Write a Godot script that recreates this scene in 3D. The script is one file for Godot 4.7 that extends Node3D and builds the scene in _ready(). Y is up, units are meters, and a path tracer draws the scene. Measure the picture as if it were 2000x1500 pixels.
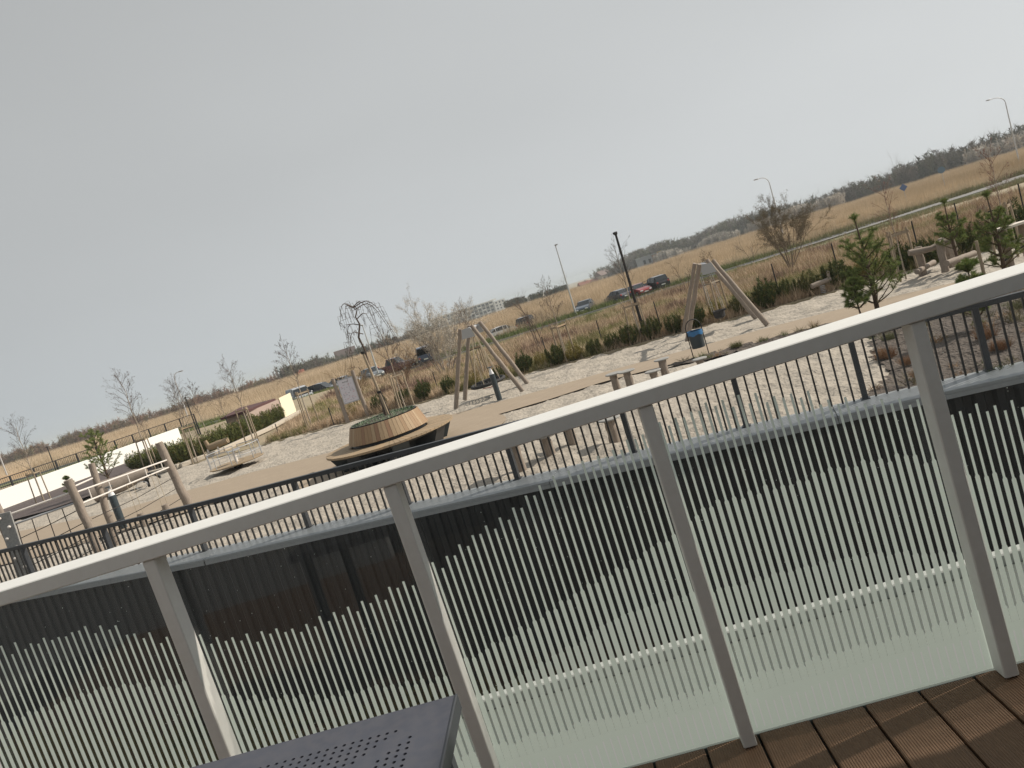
extends Node3D

# ---------------------------------------------------------------- mesh builder
class MB:
	var v := PackedVector3Array()
	var n := PackedVector3Array()
	var c := PackedColorArray()
	var col := Color(1, 1, 1)
	var tinted := false

	func tri(a: Vector3, b: Vector3, d: Vector3, na: Vector3, nb: Vector3, nd: Vector3) -> void:
		if (b - a).cross(d - a).dot(na + nb + nd) > 0.0:
			v.append(a); v.append(d); v.append(b)
			n.append(na); n.append(nd); n.append(nb)
		else:
			v.append(a); v.append(b); v.append(d)
			n.append(na); n.append(nb); n.append(nd)
		if tinted:
			c.append(col); c.append(col); c.append(col)

	func flat(a: Vector3, b: Vector3, d: Vector3, toward: Vector3) -> void:
		var m := (b - a).cross(d - a).normalized()
		if m.dot(toward) < 0.0:
			m = -m
		tri(a, b, d, m, m, m)

	func quad(a: Vector3, b: Vector3, d: Vector3, e: Vector3, toward: Vector3) -> void:
		flat(a, b, d, toward)
		flat(a, d, e, toward)

	func squad(p: Array, m: Array) -> void:
		tri(p[0], p[1], p[2], m[0], m[1], m[2])
		tri(p[0], p[2], p[3], m[0], m[2], m[3])

	# a thin blade (two-sided leaf, needle, twig)
	func blade(a: Vector3, b: Vector3, w: Vector3) -> void:
		var m := (b - a).cross(w).normalized()
		tri(a - w, a + w, b, m, m, m)

	func box(p: Vector3, s: Vector3, bs := Basis(), bev := 0.0) -> void:
		var h := s * 0.5
		var k: float = min(bev, min(h.x, min(h.y, h.z)) * 0.9)
		for ax in 3:
			var b1 := (ax + 1) % 3
			var b2 := (ax + 2) % 3
			for sg in [-1.0, 1.0]:
				var o := Vector3(); o[ax] = sg * h[ax]
				var e1 := Vector3(); e1[b1] = h[b1] - k
				var e2 := Vector3(); e2[b2] = h[b2] - k
				quad(p + bs * (o - e1 - e2), p + bs * (o + e1 - e2), p + bs * (o + e1 + e2), p + bs * (o - e1 + e2), bs * o)
		if k > 0.0:
			for ax in 3:
				var b1 := (ax + 1) % 3
				var b2 := (ax + 2) % 3
				for s1 in [-1.0, 1.0]:
					for s2 in [-1.0, 1.0]:
						var q := []
						for g in [[1, 0, -1.0], [0, 1, -1.0], [0, 1, 1.0], [1, 0, 1.0]]:
							var r := Vector3()
							r[ax] = g[2] * (h[ax] - k)
							r[b1] = s1 * (h[b1] - k * g[1])
							r[b2] = s2 * (h[b2] - k * g[0])
							q.append(p + bs * r)
						var o := Vector3(); o[b1] = s1; o[b2] = s2
						quad(q[0], q[1], q[2], q[3], bs * o)
			for sx in [-1.0, 1.0]:
				for sy in [-1.0, 1.0]:
					for sz in [-1.0, 1.0]:
						var u := Vector3(sx, sy, sz)
						flat(p + bs * (u * Vector3(h.x, h.y - k, h.z - k)), p + bs * (u * Vector3(h.x - k, h.y, h.z - k)), p + bs * (u * Vector3(h.x - k, h.y - k, h.z)), bs * u)

	func tube(pts: Array, rad: Array, sides := 6, caps := true) -> void:
		var cnt := pts.size()
		var rings := []
		var nrm := []
		var side := Vector3()
		for i in cnt:
			var d: Vector3 = (pts[min(i + 1, cnt - 1)] - pts[max(i - 1, 0)]).normalized()
			if i == 0:
				side = d.cross(Vector3.UP if absf(d.y) < 0.9 else Vector3.RIGHT).normalized()
			else:
				side = (side - d * side.dot(d)).normalized()
			var up := d.cross(side)
			var r: float = rad[min(i, rad.size() - 1)]
			var a := []; var b := []
			for k in sides:
				var w := TAU * k / sides
				var q := side * cos(w) + up * sin(w)
				a.append(pts[i] + q * r); b.append(q)
			rings.append(a); nrm.append(b)
		for i in cnt - 1:
			for k in sides:
				var k2 := (k + 1) % sides
				squad([rings[i][k], rings[i][k2], rings[i + 1][k2], rings[i + 1][k]], [nrm[i][k], nrm[i][k2], nrm[i + 1][k2], nrm[i + 1][k]])
		if caps:
			for e in [0, cnt - 1]:
				var o: Vector3 = pts[e] - pts[1 if e == 0 else cnt - 2]
				for k in range(1, sides - 1):
					flat(rings[e][0], rings[e][k], rings[e][k + 1], o)

	# profile of (radius, height) from the bottom up, turned about the y axis of xf; a0..a1 in radians
	func lathe(prof: Array, sides := 24, xf := Transform3D(), a0 := 0.0, a1 := TAU) -> void:
		for i in prof.size() - 1:
			var p: Vector2 = prof[i]
			var q: Vector2 = prof[i + 1]
			var m := Vector2(q.y - p.y, p.x - q.x).normalized()
			for k in sides:
				var w := a0 + (a1 - a0) * k / sides
				var x := a0 + (a1 - a0) * (k + 1) / sides
				var cw := Vector3(cos(w), 0, sin(w)); var cx := Vector3(cos(x), 0, sin(x))
				var nw := xf.basis * (cw * m.x + Vector3.UP * m.y)
				var nx := xf.basis * (cx * m.x + Vector3.UP * m.y)
				squad([xf * (cw * p.x + Vector3.UP * p.y), xf * (cx * p.x + Vector3.UP * p.y), xf * (cx * q.x + Vector3.UP * q.y), xf * (cw * q.x + Vector3.UP * q.y)], [nw, nx, nx, nw])

	# flat polygon in xf's x-y plane, drawn out along its z
	func prism(poly: PackedVector2Array, xf: Transform3D, depth: float) -> void:
		var ids := Geometry2D.triangulate_polygon(poly)
		var z := xf.basis.z.normalized()
		for i in range(0, ids.size(), 3):
			for e in [0.0, depth]:
				var q := []
				for k in 3:
					q.append(xf * Vector3(poly[ids[i + k]].x, poly[ids[i + k]].y, e))
				flat(q[0], q[1], q[2], z * (1.0 if e == depth else -1.0) * signf(depth))
		var cw := Geometry2D.is_polygon_clockwise(poly)
		for i in poly.size():
			var a := poly[i]; var b := poly[(i + 1) % poly.size()]
			var o := Vector3(b.y - a.y, a.x - b.x, 0) * (-1.0 if cw else 1.0)
			quad(xf * Vector3(a.x, a.y, 0), xf * Vector3(b.x, b.y, 0), xf * Vector3(b.x, b.y, depth), xf * Vector3(a.x, a.y, depth), xf.basis * o)

	func ball(p: Vector3, r: Vector3, sides := 8, rows := 5) -> void:
		for i in rows:
			for k in sides:
				var q := []; var m := []
				for g in [[0, 0], [0, 1], [1, 1], [1, 0]]:
					var th: float = PI * (i + g[0]) / rows
					var ph: float = TAU * (k + g[1]) / sides
					var d := Vector3(sin(th) * cos(ph), cos(th), sin(th) * sin(ph))
					q.append(p + d * r); m.append((d / r).normalized())
				squad(q, m)

	func mesh() -> ArrayMesh:
		var a := []
		a.resize(Mesh.ARRAY_MAX)
		a[Mesh.ARRAY_VERTEX] = v
		a[Mesh.ARRAY_NORMAL] = n
		if tinted:
			a[Mesh.ARRAY_COLOR] = c
		var m := ArrayMesh.new()
		m.add_surface_from_arrays(Mesh.PRIMITIVE_TRIANGLES, a)
		return m

# ---------------------------------------------------------------- names and tags
var used := {}

func numbered(called: String, parent: Node) -> String:
	var key := "%d/%s" % [parent.get_instance_id(), called]
	var k: int = used.get(key, 0)
	used[key] = k + 1
	return called if k == 0 else "%s_%03d" % [called, k]

func tag(o: Node3D, label: String, category: String, group := "") -> Node3D:
	o.set_meta("label", label)
	o.set_meta("category", category)
	if group:
		o.set_meta("group", group)
	return o

func thing(called: String, label: String, category: String, at := Vector3.ZERO, turn := 0.0, group := "") -> Node3D:
	var o := Node3D.new()
	o.name = numbered(called, self)
	add_child(o)
	o.position = at
	o.rotation.y = turn
	return tag(o, label, category, group)

func obj(called: String, shape, m: Material, parent: Node3D = self) -> MeshInstance3D:
	var o := MeshInstance3D.new()
	o.mesh = shape.mesh() if shape is MB else shape
	o.name = numbered(called, parent)
	o.material_override = m
	parent.add_child(o)
	return o

func struct(called: String, shape, m: Material, kind := "structure") -> MeshInstance3D:
	var o := obj(called, shape, m)
	o.set_meta("kind", kind)
	return o

func dup(root: Node3D, called: String, at: Vector3, turn: float, label: String, size := 1.0) -> Node3D:
	var r: Node3D = root.duplicate()
	r.name = numbered(called, self)
	add_child(r)
	r.position = at
	r.rotation = Vector3(0, turn, 0)
	r.scale = Vector3.ONE * size
	r.set_meta("label", label)
	return r

func many(called: String, shape, m: Material, where: Array, tints: Array, label := "", category := "", parent: Node3D = self) -> MultiMeshInstance3D:
	var mm := MultiMesh.new()
	mm.transform_format = MultiMesh.TRANSFORM_3D
	mm.use_colors = true
	mm.mesh = shape.mesh() if shape is MB else shape
	mm.instance_count = where.size()
	for i in where.size():
		mm.set_instance_transform(i, where[i])
		mm.set_instance_color(i, tints[i])
	var o := MultiMeshInstance3D.new()
	o.multimesh = mm
	o.material_override = m
	o.name = numbered(called, parent)
	parent.add_child(o)
	o.set_meta("kind", "stuff")
	if label:
		o.set_meta("label", label)
		o.set_meta("category", category)
	return o

# ---------------------------------------------------------------- materials
func lin(r: float, g: float, b: float) -> Color:
	return Color(r, g, b).linear_to_srgb()

func plain(r: float, g: float, b: float, rough := 0.7, metal := 0.0) -> StandardMaterial3D:
	var m := StandardMaterial3D.new()
	m.albedo_color = lin(r, g, b)
	m.roughness = rough
	m.metallic = metal
	m.cull_mode = BaseMaterial3D.CULL_DISABLED
	return m

func leafy(through: float) -> StandardMaterial3D:
	var m := plain(1, 1, 1, 0.75)
	m.vertex_color_use_as_albedo = true
	m.metallic_specular = 0.25
	if through > 0.0:
		m.backlight_enabled = true
		m.backlight = Color(through, through, through * 0.7)
	return m

func noise_image(size: int, freq: float, octaves: int, seed_: int, kind := FastNoiseLite.TYPE_SIMPLEX_SMOOTH) -> Image:
	var f := FastNoiseLite.new()
	f.seed = seed_
	f.noise_type = kind
	f.frequency = freq
	f.fractal_octaves = octaves
	f.fractal_gain = 0.55
	return f.get_seamless_image(size, size)

# two noises, the coarse one choosing between the first two colours and the fine one darkening
func mottled(size: int, a: Color, b: Color, speck: Color, f1: float, f2: float, amount: float, seed_: int) -> ImageTexture:
	var i1 := noise_image(size, f1, 4, seed_)
	var i2 := noise_image(size, f2, 3, seed_ + 7)
	var im := Image.create(size, size, false, Image.FORMAT_RGB8)
	for y in size:
		for x in size:
			var k := i1.get_pixel(x, y).r
			var q := clampf((i2.get_pixel(x, y).r - 0.5) * 2.2 + 0.5, 0, 1)
			im.set_pixel(x, y, a.lerp(b, k).lerp(speck, q * amount).linear_to_srgb())
	return ImageTexture.create_from_image(im)

func textured(t: Texture2D, scale_: Vector3, rough: float, world := true, bump: Texture2D = null, bump_cm := 1.0) -> StandardMaterial3D:
	var m := plain(1, 1, 1, rough)
	m.albedo_texture = t
	m.uv1_triplanar = true
	m.uv1_world_triplanar = world
	m.uv1_scale = scale_
	if bump:
		m.heightmap_enabled = true
		m.heightmap_texture = bump
		m.heightmap_scale = bump_cm
	return m

func glass(alpha: float, r: float, g: float, b: float) -> StandardMaterial3D:
	var m := StandardMaterial3D.new()
	m.transparency = BaseMaterial3D.TRANSPARENCY_ALPHA
	m.albedo_color = Color(lin(r, g, b), alpha)
	m.roughness = 0.0
	m.cull_mode = BaseMaterial3D.CULL_DISABLED
	return m

func curve(pts: Array, x: float) -> float:
	if x <= pts[0].x:
		return pts[0].y
	for i in pts.size() - 1:
		if x <= pts[i + 1].x:
			return lerpf(pts[i].y, pts[i + 1].y, (x - pts[i].x) / (pts[i + 1].x - pts[i].x))
	return pts[-1].y

var M := {}
var rng := RandomNumberGenerator.new()

func rf(a: float, b: float) -> float:
	return rng.randf_range(a, b)

func materials() -> void:
	var grain := mottled(256, Color(0.35, 0.30, 0.25), Color(0.26, 0.215, 0.18), Color(0.165, 0.135, 0.115), 0.02, 0.06, 0.55, 3)
	var grain_bump := ImageTexture.create_from_image(noise_image(256, 0.04, 4, 19))
	M.robinia = textured(grain, Vector3(3.0, 0.35, 3.0), 0.85, false, grain_bump, 0.6)
	M.robinia_across = textured(grain, Vector3(0.35, 3.0, 3.0), 0.85, false, grain_bump, 0.6)
	M.stake = textured(mottled(128, Color(0.40, 0.33, 0.24), Color(0.30, 0.24, 0.17), Color(0.2, 0.16, 0.12), 0.03, 0.08, 0.5, 5), Vector3(6, 0.6, 6), 0.85, false)
	M.new_wood = textured(mottled(128, Color(0.37, 0.255, 0.15), Color(0.28, 0.185, 0.105), Color(0.2, 0.13, 0.08), 0.03, 0.08, 0.4, 8), Vector3(5, 0.7, 5), 0.7, false)
	M.pale_wood = textured(mottled(128, Color(0.42, 0.31, 0.195), Color(0.34, 0.25, 0.155), Color(0.25, 0.175, 0.11), 0.03, 0.08, 0.4, 9), Vector3(5, 0.7, 5), 0.7, false)
	M.red_wood = textured(mottled(128, Color(0.33, 0.21, 0.13), Color(0.25, 0.15, 0.09), Color(0.18, 0.11, 0.07), 0.03, 0.08, 0.4, 10), Vector3(5, 0.7, 5), 0.7, false)
	M.seat_wood = textured(mottled(128, Color(0.37, 0.28, 0.18), Color(0.30, 0.23, 0.15), Color(0.22, 0.17, 0.12), 0.03, 0.08, 0.5, 11), Vector3(4, 4, 4), 0.8, false)
	M.birch = textured(mottled(128, Color(0.52, 0.46, 0.38), Color(0.40, 0.33, 0.26), Color(0.09, 0.07, 0.06), 0.03, 0.05, 0.6, 12), Vector3(5, 2.5, 5), 0.85, false)
	M.twig = plain(0.10, 0.075, 0.06, 0.85)
	M.red_twig = plain(0.17, 0.09, 0.065, 0.85)
	M.pine_bark = textured(mottled(128, Color(0.15, 0.10, 0.065), Color(0.09, 0.06, 0.045), Color(0.04, 0.03, 0.025), 0.04, 0.1, 0.6, 14), Vector3(6, 3, 6), 0.9, false)
	M.leaf = leafy(0.25)
	M.needle = leafy(0.3)
	M.straw = leafy(0.3)
	M.white_paint = textured(mottled(256, Color(0.735, 0.74, 0.72), Color(0.695, 0.70, 0.68), Color(0.64, 0.64, 0.61), 0.012, 0.06, 0.25, 51), Vector3(2, 2, 2), 0.42, false)
	M.white_wall = plain(0.82, 0.82, 0.80, 0.8)
	M.frit_glint = plain(0.97, 0.99, 0.97, 0.5)  # whiter frit colour that stands for light glinting in the lower band
	M.frit_glint.backlight_enabled = true
	M.frit_glint.backlight = Color(1, 1, 1)
	M.frit = plain(0.885, 0.935, 0.885, 0.55)
	M.frit.backlight_enabled = true
	M.frit.backlight = Color(0.95, 1.0, 0.955)
	M.pane = glass(0.02, 0.85, 0.92, 0.89)
	M.pale_edge = textured(mottled(128, Color(0.56, 0.51, 0.43), Color(0.47, 0.42, 0.35), Color(0.35, 0.31, 0.26), 0.03, 0.1, 0.5, 24), Vector3(1, 1, 1), 0.9)
	M.ledge = plain(0.095, 0.115, 0.105, 0.6)  # pale ledge whose shade is put into this dark colour
	M.lip = plain(0.42, 0.45, 0.43, 0.6)
	M.anthracite = plain(0.014, 0.015, 0.016, 0.5)
	M.anthracite_soft = plain(0.034, 0.039, 0.047, 0.45)
	M.coping = textured(mottled(128, Color(0.29, 0.315, 0.33), Color(0.255, 0.28, 0.295), Color(0.21, 0.23, 0.245), 0.015, 0.08, 0.4, 21), Vector3(0.8, 0.8, 0.8), 0.38)
	M.corrugated = textured(mottled(128, Color(0.010, 0.0125, 0.015), Color(0.014, 0.017, 0.02), Color(0.007, 0.009, 0.011), 0.02, 0.08, 0.5, 29), Vector3(0.5, 0.15, 0.5), 0.6)
	M.bollard = plain(0.035, 0.05, 0.06, 0.45)
	M.steel = plain(0.55, 0.55, 0.56, 0.35, 1.0)
	M.galvanised = plain(0.40, 0.415, 0.435, 0.5, 0.35)
	M.lamp_pole = plain(0.52, 0.53, 0.54, 0.5, 0.3)
	M.white_bar = plain(0.70, 0.66, 0.62, 0.4)
	M.black = plain(0.012, 0.012, 0.013, 0.6)
	M.rubber = plain(0.03, 0.03, 0.032, 0.8)
	M.rope = plain(0.035, 0.03, 0.028, 0.9)
	M.pale_rope = plain(0.42, 0.36, 0.27, 0.9)
	M.concrete = textured(mottled(128, Color(0.36, 0.36, 0.35), Color(0.28, 0.28, 0.27), Color(0.2, 0.2, 0.2), 0.03, 0.1, 0.5, 23), Vector3(1, 1, 1), 0.9)
	M.soil = textured(mottled(256, Color(0.105, 0.09, 0.08), Color(0.065, 0.054, 0.047), Color(0.165, 0.135, 0.11), 0.02, 0.09, 0.6, 25), Vector3(0.9, 0.9, 0.9), 0.95, true, ImageTexture.create_from_image(noise_image(256, 0.06, 4, 26)), 4.0)
	M.mulch = textured(mottled(256, Color(0.085, 0.066, 0.066), Color(0.05, 0.04, 0.042), Color(0.14, 0.11, 0.1), 0.02, 0.09, 0.5, 27), Vector3(0.9, 0.9, 0.9), 0.95)
	M.sand = textured(mottled(512, Color(0.44, 0.40, 0.345), Color(0.365, 0.33, 0.28), Color(0.275, 0.245, 0.205), 0.008, 0.05, 0.45, 31), Vector3(0.45, 0.45, 0.45), 0.95, true, ImageTexture.create_from_image(noise_image(512, 0.03, 5, 33)), 3.5)
	M.path = textured(mottled(256, Color(0.365, 0.297, 0.222), Color(0.315, 0.255, 0.19), Color(0.25, 0.205, 0.16), 0.012, 0.12, 0.4, 35), Vector3(0.6, 0.6, 0.6), 0.95)
	M.meadow = textured(mottled(512, Color(0.40, 0.32, 0.23), Color(0.29, 0.235, 0.16), Color(0.20, 0.19, 0.11), 0.01, 0.06, 0.6, 37), Vector3(0.12, 0.12, 0.12), 0.95)
	M.grass = textured(mottled(256, Color(0.10, 0.145, 0.045), Color(0.15, 0.155, 0.07), Color(0.19, 0.155, 0.085), 0.015, 0.07, 0.6, 39), Vector3(0.2, 0.2, 0.2), 0.95)
	M.asphalt = textured(mottled(256, Color(0.22, 0.22, 0.215), Color(0.17, 0.17, 0.165), Color(0.25, 0.24, 0.23), 0.02, 0.1, 0.4, 41), Vector3(0.2, 0.2, 0.2), 0.9)
	M.reed_floor = textured(mottled(256, Color(0.46, 0.325, 0.19), Color(0.40, 0.275, 0.155), Color(0.30, 0.205, 0.115), 0.015, 0.08, 0.5, 43), Vector3(0.05, 0.05, 0.05), 0.95)
	M.deck = textured(mottled(256, Color(0.20, 0.122, 0.072), Color(0.16, 0.096, 0.056), Color(0.12, 0.072, 0.043), 0.01, 0.1, 0.4, 45), Vector3(3, 3, 0.8), 0.6, false)
	M.table = textured(mottled(256, Color(0.066, 0.072, 0.094), Color(0.054, 0.059, 0.078), Color(0.09, 0.09, 0.105), 0.012, 0.05, 0.45, 47), Vector3(2, 2, 2), 0.33, false)
	M.facade = plain(0.46, 0.48, 0.49, 0.8)
	M.car_glass = plain(0.02, 0.025, 0.03, 0.08)
	M.tyre = plain(0.015, 0.015, 0.015, 0.8)
	M.lamp_red = plain(0.35, 0.02, 0.015, 0.3)
	M.lamp_clear = plain(0.75, 0.76, 0.78, 0.15)
	M.plate = plain(0.75, 0.75, 0.72, 0.5)

func sky_picture(sun: Vector3) -> ImageTexture:
	var w := 512; var h := 256
	var im := Image.create(w, h, false, Image.FORMAT_RGBF)
	var veil := FastNoiseLite.new()
	veil.seed = 3; veil.frequency = 1.3; veil.fractal_octaves = 4
	for y in h:
		var up := PI * (0.5 - (y + 0.5) / h)
		for x in w:
			var az := (x + 0.5) / w * TAU
			var dir := Vector3(sin(az) * cos(up), sin(up), -cos(az) * cos(up))
			var d := dir.dot(sun)
			var l := 0.575 + 0.2 * d - 0.30 * clampf(up, 0.0, 0.6) + 0.4 * pow(maxf(d, 0.0), 40.0)
			var low := exp(-maxf(up, 0.0) * 7.0)
			var k := clampf(0.5 - d * 0.8, 0.0, 1.0)
			var c := Color(0.97, 1.0, 1.01).lerp(Color(0.90, 0.99, 1.05), k * low)
			l *= (1.0 + 0.03 * low) * (1.0 + 0.05 * veil.get_noise_3d(dir.x, dir.y * 3.0, dir.z))
			im.set_pixel(x, y, Color(l * c.r, l * c.g, l * c.b))
	return ImageTexture.create_from_image(im)

func _ready() -> void:
	var cam := Camera3D.new()
	cam.name = "camera"
	add_child(cam)
	cam.fov = rad_to_deg(2.0 * atan(750.0 / 1502.0))
	cam.position = Vector3(0, 2.8, 0)
	cam.basis = Basis(Vector3.RIGHT, deg_to_rad(-6.0)) * Basis(Vector3.BACK, deg_to_rad(-17.3))
	cam.near = 0.05
	cam.far = 4000.0
	cam.current = true
	var az := deg_to_rad(10.0); var el := deg_to_rad(38.0)
	var sun_dir := Vector3(cos(el) * cos(az), sin(el), -cos(el) * sin(az))
	var env := Environment.new()
	env.background_mode = Environment.BG_SKY
	env.sky = Sky.new()
	var sm := PanoramaSkyMaterial.new()
	sm.panorama = sky_picture(sun_dir)
	env.sky.sky_material = sm
	env.tonemap_mode = Environment.TONE_MAPPER_LINEAR
	env.tonemap_exposure = 1.0
	env.sdfgi_enabled = true
	env.ssao_enabled = true
	env.ssil_enabled = true
	env.fog_enabled = true
	env.fog_density = 0.00045
	env.fog_light_color = Color(0.86, 0.89, 0.90)
	var we := WorldEnvironment.new()
	we.name = "world_environment"
	we.environment = env
	add_child(we)
	var sun := DirectionalLight3D.new()
	sun.name = "sun"
	add_child(sun)
	sun.look_at_from_position(sun_dir * 10.0, Vector3.ZERO, Vector3.UP)
	sun.light_energy = 1.5
	sun.light_color = Color(1.0, 0.955, 0.89)
	sun.light_angular_distance = 0.8
	sun.shadow_enabled = true
	materials()
	build_ground()
	build_playground()
	build_road()
	build_wall_and_fence()
	build_balcony()
	build_buildings()
	build_table()
	build_planter()
	build_swings()
	build_bin_and_bollards()
	build_steps()
	build_carousel()
	build_climber()
	build_log_play()
	build_board()
	build_cars()
	build_lamps()
	build_pines()
	build_birches()
	build_hedges()
	build_shrubs()
	build_meadow()
	build_treeline()

# ---------------------------------------------------------------- ground
const FAR_A := Vector2(2.4, -27.8)          # a point on the far edge of the sand
const E1 := Vector2(0.927, 0.375)           # along that edge
const E2 := Vector2(0.375, -0.927)          # away from the playground

func st(x: float, z: float) -> Vector2:
	var d := Vector2(x, z) - FAR_A
	return Vector2(d.dot(E1), d.dot(E2))

var bumps := FastNoiseLite.new()

func coping_z(x: float) -> float:            # middle of the coping on top of the retaining wall
	return -11.65 + 0.333 * x if x > -6.0 else -13.648 + 0.42 * (x + 6.0)

func meadow_y(x: float, z: float) -> float:
	var s := st(x, z).y
	var start := lerpf(0.5, 24.0, smoothstep(-8.0, -17.0, x))
	var y := -1.4 * smoothstep(start, start + 38.0, s)
	y += bumps.get_noise_2d(x * 9.0, z * 9.0) * 0.16 * smoothstep(0.3, 4.0, s) * (1.0 - smoothstep(38.0, 50.0, s))
	var far := -z
	y -= 3.6 * smoothstep(255.0, 720.0, far)
	return y

func build_ground() -> void:
	bumps.seed = 5
	bumps.frequency = 0.02
	# one sheet to the horizon; it dips below the playground and the lower garden, which have their own surfaces
	var rows := [-1500.0, -700.0, -300.0, -120.0, -60.0, -30.0, -9.01, -8.99, -0.9, -0.06, 0.0, 0.25, 0.6]
	var s := 1.2
	while s < 80.0:
		rows.append(s); s += 0.9 if s < 12.0 else 1.8
	while s < 2600.0:
		rows.append(s); s *= 1.12
	var cols := []
	var t := -46.0
	while t < 46.0:
		cols.append(t); t += 1.3
	var side := 46.0
	while side < 2600.0:
		cols.append(side); cols.push_front(-side); side *= 1.2
	var grid := []
	for r in rows:
		var line := []
		for q in cols:
			var p: Vector2 = FAR_A + E1 * q + E2 * r
			var y := meadow_y(p.x, p.y) if r >= 0.0 else (-0.3 if r > -9.0 else -4.2)
			line.append(Vector3(p.x, y, p.y))
		grid.append(line)
	var g := MB.new()
	for i in rows.size() - 1:
		for k in cols.size() - 1:
			g.quad(grid[i][k], grid[i][k + 1], grid[i + 1][k + 1], grid[i + 1][k], Vector3.UP)
	struct("ground", g, M.meadow)
	# the low garden between the balcony and the retaining wall
	var low := MB.new()
	low.quad(Vector3(-40, -3.4, 8), Vector3(25, -3.4, 8), Vector3(25, -3.4, -3.0), Vector3(-40, -3.4, -26), Vector3.UP)
	struct("lower_ground", low, M.soil)
	var lp := tuft_mesh(17, 60, 0.7, 0.45, 0.7, 0.03)
	rng.seed = 18
	var where := []; var tint := []
	for i in 700:
		var x := rf(-14, 9)
		where.append(Transform3D(Basis(Vector3.UP, rf(0, TAU)).scaled(Vector3.ONE * rf(0.6, 1.4)), Vector3(x, -3.4, coping_z(x) + rf(0.8, 4.5))))
		tint.append(Color(0.035, 0.05, 0.02).lerp(Color(0.09, 0.10, 0.04), rf(0, 1)))
	many("lower_shrubs", lp, M.leaf, where, tint, "dark green ground cover at the foot of the retaining wall", "ground cover")

const PATH_FAR := [Vector2(-34, -34.5), Vector2(-20.6, -29.6), Vector2(-14.1, -25.6), Vector2(-9.0, -24.6), Vector2(-6.0, -23.4), Vector2(-2.1, -23.4), Vector2(0.5, -22.6), Vector2(3.0, -22.1), Vector2(6.9, -20.9), Vector2(8.9, -20.1), Vector2(10.7, -18.8), Vector2(15, -15.5)]
const PATH_NEAR := [Vector2(-34, -29.0), Vector2(-20.6, -23.5), Vector2(-13.5, -20.4), Vector2(-9.5, -20.2), Vector2(-5.9, -20.2), Vector2(-1.9, -20.4), Vector2(0.8, -20.1), Vector2(2.4, -20.2), Vector2(5.1, -19.2), Vector2(7.4, -18.2), Vector2(9.3, -16.8), Vector2(13.5, -13.4)]
const BED := [Vector2(4.5, -10.3), Vector2(5.6, -11.6), Vector2(6.2, -13.2), Vector2(7.0, -14.9), Vector2(7.2, -16.2), Vector2(6.4, -17.3), Vector2(5.2, -18.2), Vector2(4.2, -18.95), Vector2(3.4, -19.65), Vector2(5.1, -19.3), Vector2(7.4, -18.3), Vector2(9.3, -16.9), Vector2(13.5, -13.5), Vector2(15, -10), Vector2(14, -7.0), Vector2(8, -9.1)]
const PLAZA := Vector2(-3.1, -19.2)
var bed_poly := PackedVector2Array(BED)
var path_poly := PackedVector2Array()

func sunk(p: Vector2) -> bool:
	return Geometry2D.is_point_in_polygon(p, bed_poly) or Geometry2D.is_point_in_polygon(p, path_poly) or p.distance_to(PLAZA) < 2.75

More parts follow.
